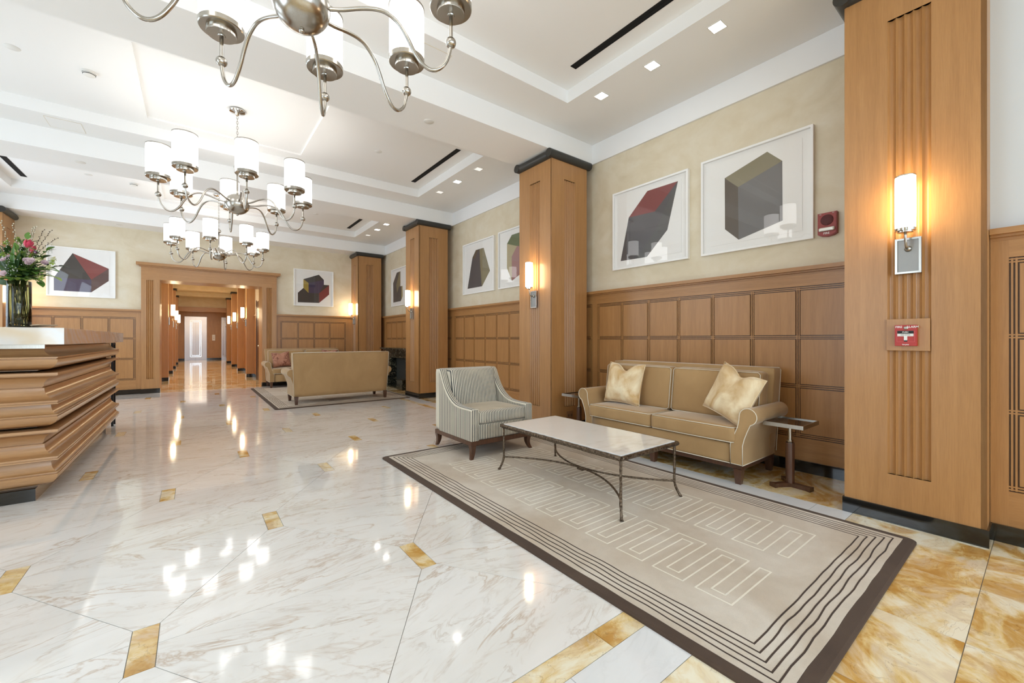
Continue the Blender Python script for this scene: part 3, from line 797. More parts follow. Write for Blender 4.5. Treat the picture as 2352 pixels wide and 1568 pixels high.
# ------------------------------------------------------------ sofas (local: front towards -y)
ARM = [(.786, .150), (.886, .150), (.886, .34), (.900, .40), (.925, .47), (.948, .525)]
def armpoly():
    c = (.93, .595); p = list(ARM)
    for k in range(0, 17):
        a = math.radians(-52 + k * (232 / 16.0)); p.append((c[0] + .070 * math.cos(a), c[1] + .070 * math.sin(a)))
    p += [(.858, .56), (.846, .50), (.815, .42), (.790, .36), (.786, .34)]
    return p
def make_sofa(label, rail=True):
    t = thing('sofa', (0, 0, 0), label, 'sofa')
    zb = .172 if rail else .145
    m = soft(-.79, .79, -.355, .30, zb, .345, .012, 6); m.build('seat_base', VELVET, t)
    for s in (-1, 1):
        poly = [(s * x, max(z, zb)) for x, z in armpoly()]
        m = MB(); m.prism(poly, 'y', -.36, .315, 0, True); m.build('armrest', VELVET, t, sharp=45)
        m = MB(); path = [(x, -.362, z) for x, z in poly]; m.tube(path, .0036, 6, closed=True)
        m.tube([(s * .886, -.36, zb), (s * .886, .31, zb)], .0036, 6); m.build('piping', CREAMPIPE, t)
    # back with slight rake
    m = soft(-.925, .925, .19, .36, zb, .985, .022, 8)
    for i, v in enumerate(m.v):
        k = (v[2] - zb) / (.985 - zb); m.v[i] = (v[0] * (.955 + .045 * k), v[1] + .035 * k - .02, v[2])
    m.build('backrest', VELVET, t)
    m = MB()
    for s in (-1, 1): m.tube([(s * .888, .345, zb + .02), (s * .920, .368, .96), (s * .905, .372, .978)], .0036, 6)
    m.tube([(-.905, .372, .980), (.905, .372, .980)], .0036, 6); m.build('piping', CREAMPIPE, t)
    for s in (-1, 1):
        x0, x1 = (-.826, -.003) if s == -1 else (.003, .826)
        m = soft(x0, x1, -.385, .12, .352, .492, .03, 12, (0, .004, .016)); 
        cu = m.build('seat_cushion', VELVET, t)
        m = MB()
        for z, y in ((.486, -.378), (.360, -.378)):
            m.tube([(x0 + .012, .10, z), (x0 + .006, y + .03, z), (x0 + .022, y, z), ((x0 + x1) / 2, y - .006, z), (x1 - .022, y, z), (x1 - .006, y + .03, z), (x1 - .012, .10, z)], .0036, 6)
        m.build('piping', CREAMPIPE, cu)
    for s in (-1, 1):
        x0, x1 = (-.885, -.003) if s == -1 else (.003, .885)
        m = soft(x0, x1, .03, .20, .492, .950, .035, 12, (0, .028, .004))
        for i, v in enumerate(m.v):
            k = (v[2] - .49) / .46; m.v[i] = (v[0], v[1] - .055 * (1 - k), v[2])
        cu = m.build('back_cushion', VELVET, t)
        m = MB(); xa, xb = x0 + .012, x1 - .012
        m.tube([(xa, -.022, .52), (xa, .03, .925), (xa + .02, .034, .943), (xb - .02, .034, .943), (xb, .03, .925), (xb, -.022, .52), (xb - .02, -.024, .503), (xa + .02, -.024, .503)], .0036, 6, closed=True)
        m.build('piping', CREAMPIPE, cu)
    if rail:
        m = MB(); m.cham(-.872, .872, -.335, .335, .128, .172, .004); m.build('base_rail', WALNUT, t)
        m = MB(); m.tube([(-.884, -.358, zb + .003), (.884, -.358, zb + .003)], .0036, 6); m.build('piping', CREAMPIPE, t)
    legs = [(x, y) for x in (-.838, 0, .838) for y in (-.315, .315)] if rail else [(x, y) for x in (-.85, .85) for y in (-.33, .33)]
    for x, y in legs:
        m = MB(); a, b, h = .034, .022, (.13 if rail else .15)
        vs = [(x + i * q, y + j * q, z) for z, q in ((0, b), (h, a)) for i, j in ((-1, -1), (1, -1), (1, 1), (-1, 1))]
        m.add(vs, [(0, 1, 2, 3), (4, 5, 6, 7), (0, 1, 5, 4), (1, 2, 6, 5), (2, 3, 7, 6), (3, 0, 4, 7)]); m.build('leg', WALNUT, t)
    return t
sofa1 = make_sofa('gold velvet sofa with two pale gold cushions against the panelled wall')
sofa1.location = (4.06, 2.48, 0); sofa1.rotation_euler = (0, 0, -PI / 2)
sofa2 = make_sofa('gold velvet sofa seen from behind, in the middle distance', False)
sofa2.location = (2.385, 8.965, .0155); sofa2.rotation_euler = (0, 0, PI)
sofa3 = dup(sofa2, (2.42, 12.365, 0), rz=0, label='gold velvet sofa with rust pink cushions against the far wall'); 
for s_ in (sofa2,): s_['group'] = 'sofas by the fireplace'
sofa3['group'] = 'sofas by the fireplace'
sofa3.location.z = .0155

def make_pillow(name, w, h, th, mat, label, pinch=.09, dent=.0, n=22, piping=True, group=None, seed=0):
    """square cushion, local: stands in the x-z plane, bulges along y, origin at its lower edge"""
    m = MB(); vs = []
    for sgn in (-1, 1):
        for j in range(n + 1):
            for i in range(n + 1):
                u = -1 + 2 * i / n; v = -1 + 2 * j / n
                x = w / 2 * u * (1 - pinch * (1 - v * v)); z = h / 2 * v * (1 - pinch * (1 - u * u))
                e = max(0, (1 - u ** 4)) ** .55 * max(0, (1 - v ** 4)) ** .55
                y = th / 2 * e
                dn = dent * math.exp(-(u * u) / .10) * max(0, v) ** 1.5
                z -= dn * h * .55; y *= (1 - .25 * dn / max(dent, 1e-6)) if dent else 1
                wr = mnoise.noise(Vector((u * 2.1 + seed, v * 2.1, sgn * 3 + seed))) * .014 * e + mnoise.noise(Vector((u * 5 + seed, v * 4.3, sgn * 5))) * .005 * e
                vs.append((x, sgn * (y + wr), z + h / 2))
    N = (n + 1) * (n + 1); fs = []
    for b in (0, N):
        for j in range(n):
            for i in range(n):
                a = b + j * (n + 1) + i; fs.append((a, a + 1, a + n + 2, a + n + 1))
    m.add(vs, fs, 0, True)
    o = m.build(name, mat, None, label=label, cat='cushion', group=group)
    if piping:
        edge = []
        for i in range(n + 1): edge.append(vs[i])
        for j in range(1, n + 1): edge.append(vs[j * (n + 1) + n])
        for i in range(n - 1, -1, -1): edge.append(vs[n * (n + 1) + i])
        for j in range(n - 1, 0, -1): edge.append(vs[j * (n + 1)])
        q = MB(); q.tube(edge, .005, 6, closed=True); q.build('piping', mat, o)
    return o
def rotm(rz, rx, ry, loc):
    return Matrix.Translation(loc) @ Matrix.Rotation(rz, 4, 'Z') @ Matrix.Rotation(rx, 4, 'X') @ Matrix.Rotation(ry, 4, 'Y')
pl = make_pillow('throw_cushion', .49, .47, .17, PILLOWV, 'pale gold velvet cushion at the left end of the near sofa', dent=.30, seed=2, pinch=.075)
pl.matrix_world = rotm(-PI / 2, -.22, .03, (3.905, 3.015, .512))
pr = make_pillow('throw_cushion', .49, .47, .17, PILLOWV, 'pale gold velvet cushion tilted against the right arm of the near sofa', dent=.20, seed=7, pinch=.075)
pr.matrix_world = rotm(-PI / 2 - .30, -.30, .30, (3.865, 1.855, .535))
pk = make_pillow('throw_cushion', .44, .42, .15, PINKP, 'rust pink patterned cushion at the left end of the far sofa', dent=.12, seed=4, piping=False, group='rust cushions')
pk.matrix_world = rotm(0, -.25, -.10, (1.86, 12.29, .517))
pk2 = make_pillow('throw_cushion', .42, .40, .15, PINKP, 'rust pink cushion at the right end of the far sofa, mostly hidden', dent=.12, seed=9, piping=False, group='rust cushions')
pk2.matrix_world = rotm(0, -.2, .04, (3.03, 12.29, .57))

# ------------------------------------------------------------ striped armchair (local: front towards -y, y 0..0.8)
def make_armchair():
    t = thing('armchair', (2.65, 3.60, 0), 'blue and cream striped armchair with curved dark wood legs', 'armchair')
    prof = [(0, .514), (.10, .515), (.19, .515), (.27, .520), (.34, .530), (.41, .556), (.47, .592), (.53, .640), (.58, .695), (.62, .755), (.655, .82), (.685, .875), (.70, .890)]
    for s in (-1, 1):
        xo, xi = s * .40, s * .316
        m = MB(); vs = []; n = len(prof)
        # rounded top cross-section swept along the profile
        cs = [(0, -1), (.0, -.018), (.06, -.006), (.2, 0), (.5, .004), (.8, 0), (.94, -.006), (1, -.018), (1, -1)]
        for y, z in prof:
            for f, dz in cs:
                vs.append((xo + (xi - xo) * f, y, .186 if dz == -1 else z + dz))
        k = len(cs)
        for i in range(n - 1):
            for j in range(k - 1):
                side = j in (0, k - 2)
                m.add([vs[i * k + j], vs[i * k + j + 1], vs[(i + 1) * k + j + 1], vs[(i + 1) * k + j]], [(0, 1, 2, 3)], 1 if side else 0, not side)
        m.add(vs[:k], [tuple(range(k))], 0); m.add(vs[-k:], [tuple(range(k))], 0)
        m.add([vs[0], vs[k - 1], vs[-1], vs[-k]], [(0, 1, 2, 3)])
        m.build('armrest', [STX, STY], t)
        # nail-like welt along front edges
        m = MB(); m.tube([(xo, -.003, .19), (xo, -.003, .50), (xo * .97, -.003, .512), (xi * 1.03, -.003, .512), (xi, -.003, .50), (xi, -.003, .19)], .0036, 6); m.build('piping', CREAMPIPE, t)
        m = MB(); pth = [(xo - s * .002, y, z - .016) for y, z in prof]; m.tube(pth, .004, 6); m.build('piping', CREAMPIPE, t)
    # back: curved slab between arms, slightly leaning
    m = MB(); m.frombm(rbox(-.398, .398, .69, .80, .186, .893, .022, 10))
    m.build('back_shell', STX, t)
    m = MB(); m.frombm(rbox(-.31, .31, .56, .70, .44, .888, .035, 12, (0, .02, 0)))
    for i, v in enumerate(m.v):
        kk = (v[2] - .44) / .45; m.v[i] = (v[0], v[1] + .075 * kk - .045, v[2])
    m.build('back_cushion', STX, t)
    m = soft(-.313, .313, .004, .72, .188, .350, .01, 5); m.build('seat_base', STX, t)
    m = MB(); m.frombm(rbox(-.313, .313, -.006, .62, .352, .484, .026, 12, (0, .006, .012)))
    for i, f in enumerate(m.f):
        c = sum((Vector(m.v[a]) for a in f), Vector()) / len(f)
        if c.z > .480 and c.y > .03: m.m[i] = 1
    m.build('seat_cushion', [STX, SEATF], t)
    m = MB(); m.cham(-.402, .402, -.002, .798, .140, .187, .004); m.build('base_rail', WALNUT, t)
    for sx in (-1, 1):
        for fy in (0, 1):
            x, y = sx * .372, (.030 if fy == 0 else .770)
            m = MB(); rings = []
            for k in range(9):
                q = k / 8.0; z = .142 * (1 - q)
                bow = .022 * q ** 2.2 - .010 * math.sin(PI * q)
                h = .030 - .014 * q ** .8
                cx = x + (sx * bow if fy == 0 else sx * bow * .4); cy = y + ((-1 if fy == 0 else 1) * bow * .8)
                rings.append([(cx + i * h, cy + j * h, z) for i, j in ((-1, -1), (1, -1), (1, 1), (-1, 1))])
            vs = [p for r_ in rings for p in r_]; fs = [(0, 1, 2, 3), (32, 33, 34, 35)]
            for k in range(8):
                for j in range(4): fs.append((k * 4 + j, k * 4 + (j + 1) % 4, k * 4 + 4 + (j + 1) % 4, k * 4 + 4 + j))
            m.add(vs, fs); m.build('leg', WALNUT, t)
    return t
armchair = make_armchair(); armchair.location.z = .0155

# ------------------------------------------------------------ coffee table
ct = thing('coffee_table', (2.668, 2.48, .0155), 'low table with white marble top and hammered bronze frame on the beige rug', 'coffee table')
a, b = .352, .695
m = MB(); m.cham(-a + .016, a - .016, -b + .016, b - .016, .424, .436, .003); m.build('marble_top', MARBLET, ct)
m = MB()
corners = [(-a, -b), (a, -b), (a, b), (-a, b)]
for i in range(4):
    p, q = corners[i], corners[(i + 1) % 4]
    pts = []; n = 40
    for k in range(n + 1):
        f = k / n; pts.append((p[0] + (q[0] - p[0]) * f, p[1] + (q[1] - p[1]) * f, .418))
    m.tube(pts, [.0155 + .0012 * math.sin(k * 2.3) for k in range(n + 1)], 10)
    m.tube([(p[0] * .985, p[1] * .985, .400), (q[0] * .985, q[1] * .985, .400)], .006, 6)
m.build('rim', HAMMER, ct)
rn = random.Random(2)
for sx in (-1, 1):
    for sy in (-1, 1):
        x, y = sx * (a - .018), sy * (b - .018); pts = []; rr = []
        for k in range(25):
            f = k / 24.0; z = .405 * (1 - f)
            q = max(0, (.13 - z) / .13) ; fl_ = .034 * q ** 1.7
            pts.append((x + sx * fl_ + rn.uniform(-.0012, .0012), y + sy * fl_ + rn.uniform(-.0012, .0012), z)); rr.append(.0098 + rn.uniform(-.0012, .0014) + (.004 if k == 24 else 0))
        m = MB(); m.tube(pts, rr, 10); m.build('leg', HAMMER, ct)
for sx in (-1, 1):
    pts = []; rr = []
    for k in range(41):
        yy = -1 + 2 * k / 40.0
        pts.append((sx * (.008 + (a - .030) * abs(yy) ** 2), yy * (b - .018), .122)); rr.append(.0078 + rn.uniform(-.0009, .0009))
    m = MB(); m.tube(pts, rr, 8); m.build('stretcher', HAMMER, ct)
m = MB(); m.cham(-.022, .022, -.03, .03, .104, .118, .002); m.build('centre_clamp', HAMMER, ct)

# ------------------------------------------------------------ adjustable side tables
def make_side_table(label):
    t = thing('side_table', (0, 0, 0), label, 'side table', group='adjustable side tables')
    m = MB()
    for sgn in (-1, 1):
        m.box(sgn * .180 - .006, sgn * .180 + .006, -.148, .148, .520, .552); m.box(-.174, .174, sgn * .142 - .006, sgn * .142 + .006, .520, .552)
    m.box(-.174, .174, -.136, .136, .520, .526); m.build('tray_frame', NICKEL, t)
    m = MB(); m.box(-.173, .173, -.135, .135, .538, .544); m.build('glass_top', DKGLASS, t)
    px = -.02
    m = MB(); m.lathe([(.0, .375), (.016, .375), (.016, .520), (.0, .520)], 16, (px, 0, 0)); m.lathe([(.0, .395), (.024, .395), (.024, .375), (.022, .37)], 16, (px, 0, 0)); m.build('rod', NICKEL, t, sharp=30)
    m = MB(); m.lathe([(.0, .372), (.031, .372), (.033, .36), (.033, .03), (.0, .03)], 20, (px, 0, 0)); m.build('post', WALNUT, t, sharp=30)
    for k, an in enumerate((150, 262, 30)):
        A = math.radians(an); ca, sa = math.cos(A), math.sin(A); m = MB(); L = .165
        pl_ = [(0, -.026), (L * .75, -.020), (L, -.034), (L, .034), (L * .75, .020), (0, .026)]
        m.prism([(px + u * ca - v * sa, u * sa + v * ca) for u, v in pl_], 'z', 0, .034); m.build('foot', WALNUT, t)
    return t
t1 = make_side_table('small glass-topped side table right of the near gold sofa'); t1.location = (4.055, 1.352, 0)
t2 = dup(t1, (3.965, 3.705, 0), label='small glass-topped side table between the column and the near sofa')

# ------------------------------------------------------------ rugs
def ribbon(m, pts, w, z, closed=False, mi=0, wob=0, seed=0):
    P_ = [Vector((p[0], p[1])) for p in pts]
    if wob:
        Q = []; n = len(P_); rr = random.Random(seed)
        for i in range(n if closed else n - 1):
            p, q = P_[i], P_[(i + 1) % n]; L = (q - p).length; k = max(1, int(L / .06)); d = (q - p).normalized(); nn = Vector((-d.y, d.x))
            for j in range(k):
                f = j / k; e = min(1, min(f, 1 - f) * 8)
                Q.append(p + (q - p) * f + nn * e * wob * mnoise.noise(Vector(((p.x + q.x) * 3 + f * L * 5.5, (p.y + q.y) * 3, seed))))
        if not closed: Q.append(P_[-1])
        P_ = Q
    n = len(P_); L1 = []; L2 = []
    for i in range(n):
        a_ = P_[i - 1] if (closed or i > 0) else P_[i]; c_ = P_[(i + 1) % n] if (closed or i < n - 1) else P_[i]
        b_ = P_[i]; d1 = (b_ - a_); d2 = (c_ - b_)
        if d1.length < 1e-9: d1 = d2.copy()
        if d2.length < 1e-9: d2 = d1.copy()
        d1.normalize(); d2.normalize(); n1 = Vector((-d1.y, d1.x)); n2 = Vector((-d2.y, d2.x)); k = max(.35, 1 + n1.dot(n2))
        o = (n1 + n2) * (w / 2) / k; L1.append(b_ + o); L2.append(b_ - o)
    vs = [(p.x, p.y, z) for p in L1] + [(p.x, p.y, z) for p in L2] + [(p.x, p.y, z - .002) for p in L1] + [(p.x, p.y, z - .002) for p in L2]
    fs = []
    for i in range(n if closed else n - 1):
        j = (i + 1) % n; fs += [(i, j, n + j, n + i), (i, 2 * n + i, 2 * n + j, j), (n + i, n + j, 3 * n + j, 3 * n + i)]
    m.add(vs, fs, mi)
def roundrect(x0, x1, y0, y1, r, k=6):
    p = []
    for cx, cy, a0 in ((x1 - r, y0 + r, -90), (x1 - r, y1 - r, 0), (x0 + r, y1 - r, 90), (x0 + r, y0 + r, 180)):
        for i in range(k + 1):
            a = math.radians(a0 + 90 * i / k); p.append((cx + r * math.cos(a), cy + r * math.sin(a)))
    return p
def make_rug(x0, x1, y0, y1, label, meander=True):
    t = thing('rug', ((x0 + x1) / 2, (y0 + y1) / 2, 0), label, 'rug')
    hx, hy = (x1 - x0) / 2, (y1 - y0) / 2
    zt = .0155
    m = MB(); o = roundrect(-hx, hx, -hy, hy, .05); i_ = roundrect(-hx + .012, hx - .012, -hy + .012, hy - .012, .042)
    n = len(o)
    m.add([(p[0], p[1], 0) for p in o] + [(p[0], p[1], .010) for p in o] + [(p[0], p[1], zt) for p in i_],
          [(k, (k + 1) % n, n + (k + 1) % n, n + k) for k in range(n)] + [(n + k, n + (k + 1) % n, 2 * n + (k + 1) % n, 2 * n + k) for k in range(n)] + [tuple(range(2 * n, 3 * n))])
    m.build('dark_border', RUGD, t)
    # field sits a hair proud of the border, edge slightly wavy
    m = MB(); e = .060; poly = []
    base = [(-hx + e, -hy + e), (hx - e, -hy + e), (hx - e, hy - e), (-hx + e, hy - e)]
    for k in range(4):
        p, q = Vector(base[k]), Vector(base[(k + 1) % 4]); L = (q - p).length; d = (q - p).normalized(); nn = Vector((-d.y, d.x)); N_ = int(L / .07)
        for j in range(N_):
            f = j / N_; w_ = p + d * L * f + nn * .005 * mnoise.noise(Vector((f * L * 5, k * 7, x0))) * min(1, min(f, 1 - f) * 10); poly.append((w_.x, w_.y))
    m.prism(poly, 'z', zt - .003, zt + .0012); m.build('field', RUGB, t)
    for k in range(5):
        q = .098 + k * .0345; m = MB()
        ribbon(m, [(-hx + q, -hy + q), (hx - q, -hy + q), (hx - q, hy - q), (-hx + q, hy - q)], .0068, zt + .0022, True, 0, .010, seed=k * 3 + 1)
        m.build('border_line', RUGN, t)
    if meander:
        for cx0, cx1, start_hi in meander:
            cx0 -= t.location.x; cx1 -= t.location.x
            p = .1215; bw = .027; ys = .928 - t.location.y if meander is MEAN1 else -hy + .45
            n = int((2 * hy - .9) / p); n -= (n % 2 == 0)
            cl = []; right = not start_hi
            x = cx1 if start_hi else cx0
            for k in range(n):
                y = ys + k * p
                cl.append((x, y)); x = (cx0 if x == cx1 else cx1); cl.append((x, y))
            # outline of the band: offset both ways
            def offs(s):
                V = [Vector(c) for c in cl]; out = []
                for i in range(len(V)):
                    if i == 0: d1 = d2 = (V[1] - V[0]).normalized()
                    elif i == len(V) - 1: d1 = d2 = (V[-1] - V[-2]).normalized()
                    else: d1 = (V[i] - V[i - 1]).normalized(); d2 = (V[i + 1] - V[i]).normalized()
                    n1 = Vector((-d1.y, d1.x)); n2 = Vector((-d2.y, d2.x)); out.append(V[i] + (n1 + n2) * s * bw / (1 + n1.dot(n2)))
                return out
            poly = offs(1) + list(reversed(offs(-1)))
            m = MB(); ribbon(m, [(p_.x, p_.y) for p_ in poly], .0075, zt + .0024, True); m.build('meander_line', RUGL, t)
    return t
MEAN1 = [(2.008, 2.425, True), (2.663, 3.076, False)]
MEAN2 = [(1.72, 2.14, True), (2.66, 3.08, False)]
make_rug(1.565, 3.540, .495, 4.29, 'beige rug with brown border under the marble coffee table', MEAN1)
make_rug(1.147, 3.690, 8.335, 12.27, 'beige rug with brown border under the sofa seen from behind', MEAN2)
# ------------------------------------------------------------ chandeliers
def make_chandelier(label, rot):
    t = thing('chandelier', (0, 0, 0), label, 'chandelier', group='eight-arm chandeliers')
    m = MB(); m.sphere((0, 0, 0), .140, 32, 20, 0, (1, 1, .93)); m.build('hub', NICKEL, t)
    m = MB(); m.sphere((0, 0, -.136), .014, 12, 8); m.build('finial', NICKEL, t)
    m = MB(); m.lathe([(.0, .12), (.018, .12), (.011, .16), (.010, .44), (.0, .44)], 16); m.build('stem', NICKEL, t)
    m = MB(); m.sphere((0, 0, .475), .042, 20, 12); m.build('stem_ball', NICKEL, t)
    m = MB(); z = .52; k = 0
    top = 1.215 - .035
    while z < top - .01:
        pts = []
        for i in range(12):
            a = 2 * PI * i / 12; u, w = .0095 * math.cos(a), .0205 * math.sin(a)
            pts.append((u, 0, z + w) if k % 2 == 0 else (0, u, z + w))
        m.tube(pts, .0028, 5, closed=True); z += .0335; k += 1
    m.build('chain', NICKEL, t)
    m = MB(); m.lathe([(.0, 1.150), (.018, 1.152), (.03, 1.175), (.085, 1.190), (.092, 1.200), (.092, 1.212), (.0, 1.212)], 32); m.build('canopy', CHROME, t, sharp=30)
    # one arm, shared by all eight
    R = .78
    ctrl = [(.125, .005), (.20, .018), (.29, .045), (.37, .058), (.43, .048), (.49, .005), (.535, -.06), (.575, -.135), (.62, -.195), (.665, -.220), (.71, -.208), (.75, -.165), (.772, -.105), (R, -.045), (R, .06)]
    def cr(p0, p1, p2, p3, t_): return tuple(.5 * ((2 * b) + (-a + c) * t_ + (2 * a - 5 * b + 4 * c - d) * t_ ** 2 + (-a + 3 * b - 3 * c + d) * t_ ** 3) for a, b, c, d in zip(p0, p1, p2, p3))
    pts = []
    for i in range(len(ctrl) - 1):
        p0 = ctrl[max(i - 1, 0)]; p3 = ctrl[min(i + 2, len(ctrl) - 1)]
        for k in range(4): q = cr(p0, ctrl[i], ctrl[i + 1], p3, k / 4.0); pts.append((q[0], 0, q[1]))
    pts.append((R, 0, .115))
    m = MB(); m.tube(pts, .0105, 12); arm = m.mesh('arm', NICKEL)
    m = MB(); m.sphere((0, 0, 0), .031, 16, 10); knob = m.mesh('knob', NICKEL)
    m = MB(); m.lathe([(.0, .105), (.020, .106), (.022, .112), (.078, .114), (.080, .120), (.080, .143), (.116, .145), (.120, .150), (.120, .178), (.0, .178)], 36); cup = m.mesh('cup', NICKEL)
    if hasattr(cup, 'set_sharp_from_angle'): cup.set_sharp_from_angle(angle=math.radians(30))
    m = MB(); m.lathe([(.114, .176), (.1165, .21), (.1165, .48), (.1155, .520), (.111, .520), (.111, .20), (.111, .178)], 36); sh = m.mesh('glass_shade', GLOW)
    m = MB(); m.lathe([(.1165, .515), (.119, .519), (.119, .527), (.110, .527), (.110, .519), (.1165, .515)], 36); rg = m.mesh('top_ring', NICKEL)
    bl = bpy.data.lights.get('bulb_' ) or bpy.data.lights.new('bulb_', 'POINT'); bl.energy = BULB_W; bl.color = (1.0, .93, .84); bl.shadow_soft_size = .03
    for k in range(8):
        a = rot + k * PI / 4
        bo = bpy.data.objects.new('bulb', bl); COL.objects.link(bo); bo.parent = t; bo.location = (R * math.cos(a), R * math.sin(a), .42)
        ao = place('arm', arm, t, (0, 0, 0), a)
        place('knob', knob, ao, (R, 0, -.045)); place('cup', cup, ao, (R, 0, 0)); place('glass_shade', sh, ao, (R, 0, 0)); place('top_ring', rg, ao, (R, 0, 0))
    return t
rot = math.radians(2.6)
ch1 = make_chandelier('nearest chandelier, cut off by the top edge of the picture', math.radians(23.5)); ch1.location = (.45, 2.39, 3.0)
ch2 = make_chandelier('middle chandelier of eight lit glass shades, whole in view', rot); ch2.location = (.455, 6.43, 3.0)
ch3 = make_chandelier('farthest chandelier, in front of the portal', math.radians(-12)); ch3.location = (.42, 10.45, 3.0)

# ------------------------------------------------------------ ceiling fittings
def slot(x, y0, y1, label):
    t = thing('air_slot', (x, (y0 + y1) / 2, ZT), label, 'air vent', group='black air slots')
    h = (y1 - y0) / 2
    m = MB(); m.box(-.036, .036, -h, h, -.0015, .001); m.build('slot_opening', VOID, t)
    m = MB()
    for s in (-1, 1): m.box(s * .038 - .003, s * .038 + .003, -h - .006, h + .006, -.004, .001); m.box(-.038, .038, s * (h + .003) - .003, s * (h + .003) + .003, -.004, .001)
    m.box(-.002, .002, -h, h, -.004, -.001); m.build('slot_frame', BRONZE_D, t)
slot(3.27, 1.62, 3.153, 'long black air slot in the nearest ceiling tray, upper right')
slot(3.27, 5.61, 7.28, 'black air slot in the ceiling tray behind the near column')
slot(3.27, 10.33, 11.38, 'short black air slot in the farthest ceiling tray, right side')
slot(-2.43, 10.25, 11.345, 'black air slot at the far left of the ceiling')
def downlight(x, y, lit, label, grp):
    t = thing('downlight', (x, y, ZP), label, 'ceiling light', group=grp)
    m = MB()
    for s in (-1, 1): m.box(s * .060 - .005, s * .060 + .005, -.065, .065, -.004, .001); m.box(-.055, .055, s * .060 - .005, s * .060 + .005, -.004, .001)
    m.build('trim', PLASTIC, t)
    m = MB(); m.box(-.056, .056, -.056, .056, -.002, .001); m.build('lens', DOWN if lit else DOWNDIM, t)
for y, w in ((1.82, 'nearest'), (2.484, 'middle'), (3.149, 'farthest')): downlight(3.724, y, True, '%s of the three bright square downlights above the near sofa' % w, 'downlights above the near sofa')
for y, l, w in ((5.735, 0, 'unlit square downlight nearest the column in the second ceiling bay'), (6.426, 1, 'single bright square downlight in the second ceiling bay'), (7.085, 0, 'unlit square downlight farthest back in the second ceiling bay')): downlight(3.722, y, l, w, 'downlights of the second bay')
for y, l, w in ((9.861, 1, 'nearest'), (10.487, 1, 'middle'), (11.194, 0, 'farthest')): downlight(3.73, y, l, '%s square downlight in the farthest ceiling bay' % w, 'downlights of the far bay')
def disc(x, y, z, r, label, kind='cover'):
    if kind == 'cover':
        t = thing('ceiling_cover', (x, y, z), label, 'ceiling plate', group='round ceiling plates')
        m = MB(); m.lathe([(.0, -.005), (r * .93, -.005), (r, -.002), (r, .001)], 28); m.build('disc', PLASTIC, t, sharp=40)
    else:
        t = thing('smoke_detector', (x, y, z), label, 'smoke detector')
        m = MB(); m.lathe([(r, .001), (r, -.012), (r * .92, -.02)], 28); m.build('base', PLASTIC, t, sharp=40)
        m = MB(); m.lathe([(.0, -.052), (r * .5, -.05), (r * .8, -.04), (r * .86, -.028), (r * .86, -.02)], 28); m.build('sensor_head', PLASTIC, t, sharp=40)
        m = MB(); m.lathe([(r * .80, -.036), (r * .87, -.036), (r * .87, -.031), (r * .80, -.031)], 28); m.build('vent_gap', BRONZE_D, t)
disc(-1.45, 6.40, ZT, .06, 'round white ceiling plate nearest the top left corner')
disc(-.909, 6.47, ZT, .062, 'white smoke detector left of the middle chandelier', 'smoke')
disc(2.166, 4.394, ZS, .058, 'round white ceiling plate on the beam left of the near column')
disc(2.308, 6.442, ZT, .055, 'round white ceiling plate in the middle tray, right of the chandelier')
disc(-1.275, 8.43, ZS, .06, 'round white ceiling plate on the second beam at left')
disc(-1.487, 10.518, ZT, .055, 'round white ceiling plate in the far tray at left')
disc(-.891, 10.583, ZT, .062, 'white smoke detector in the far tray', 'smoke')
disc(-1.281, 12.51, ZS, .055, 'round white ceiling plate on the last beam above the left print')
disc(2.503, 9.914, ZT, .06, 'round white ceiling plate in the far tray, nearer one at right')
disc(2.292, 10.551, ZT, .055, 'round white ceiling plate in the far tray, farther one at right')
disc(2.127, 12.53, ZS, .055, 'round white ceiling plate on the last beam above the right print')
def hatch(x, y, s, label):
    t = thing('access_hatch', (x, y, ZP), label, 'ceiling hatch', group='ceiling hatches')
    m = MB(); m.box(-s, s, -s, s, -.0025, .001); m.build('hatch_panel', WHITE, t)
    m = MB()
    for q in (-1, 1): m.box(q * s - .002, q * s + .002, -s, s, -.003, -.0004); m.box(-s, s, q * s - .002, q * s + .002, -.003, -.0004)
    m.build('hatch_gap', PLASTER, t)
hatch(-1.32, 7.85, .165, 'flush square ceiling hatch between the middle tray and the second beam')
hatch(1.86, 3.77, .165, 'flush square ceiling hatch between the near tray and the first beam')

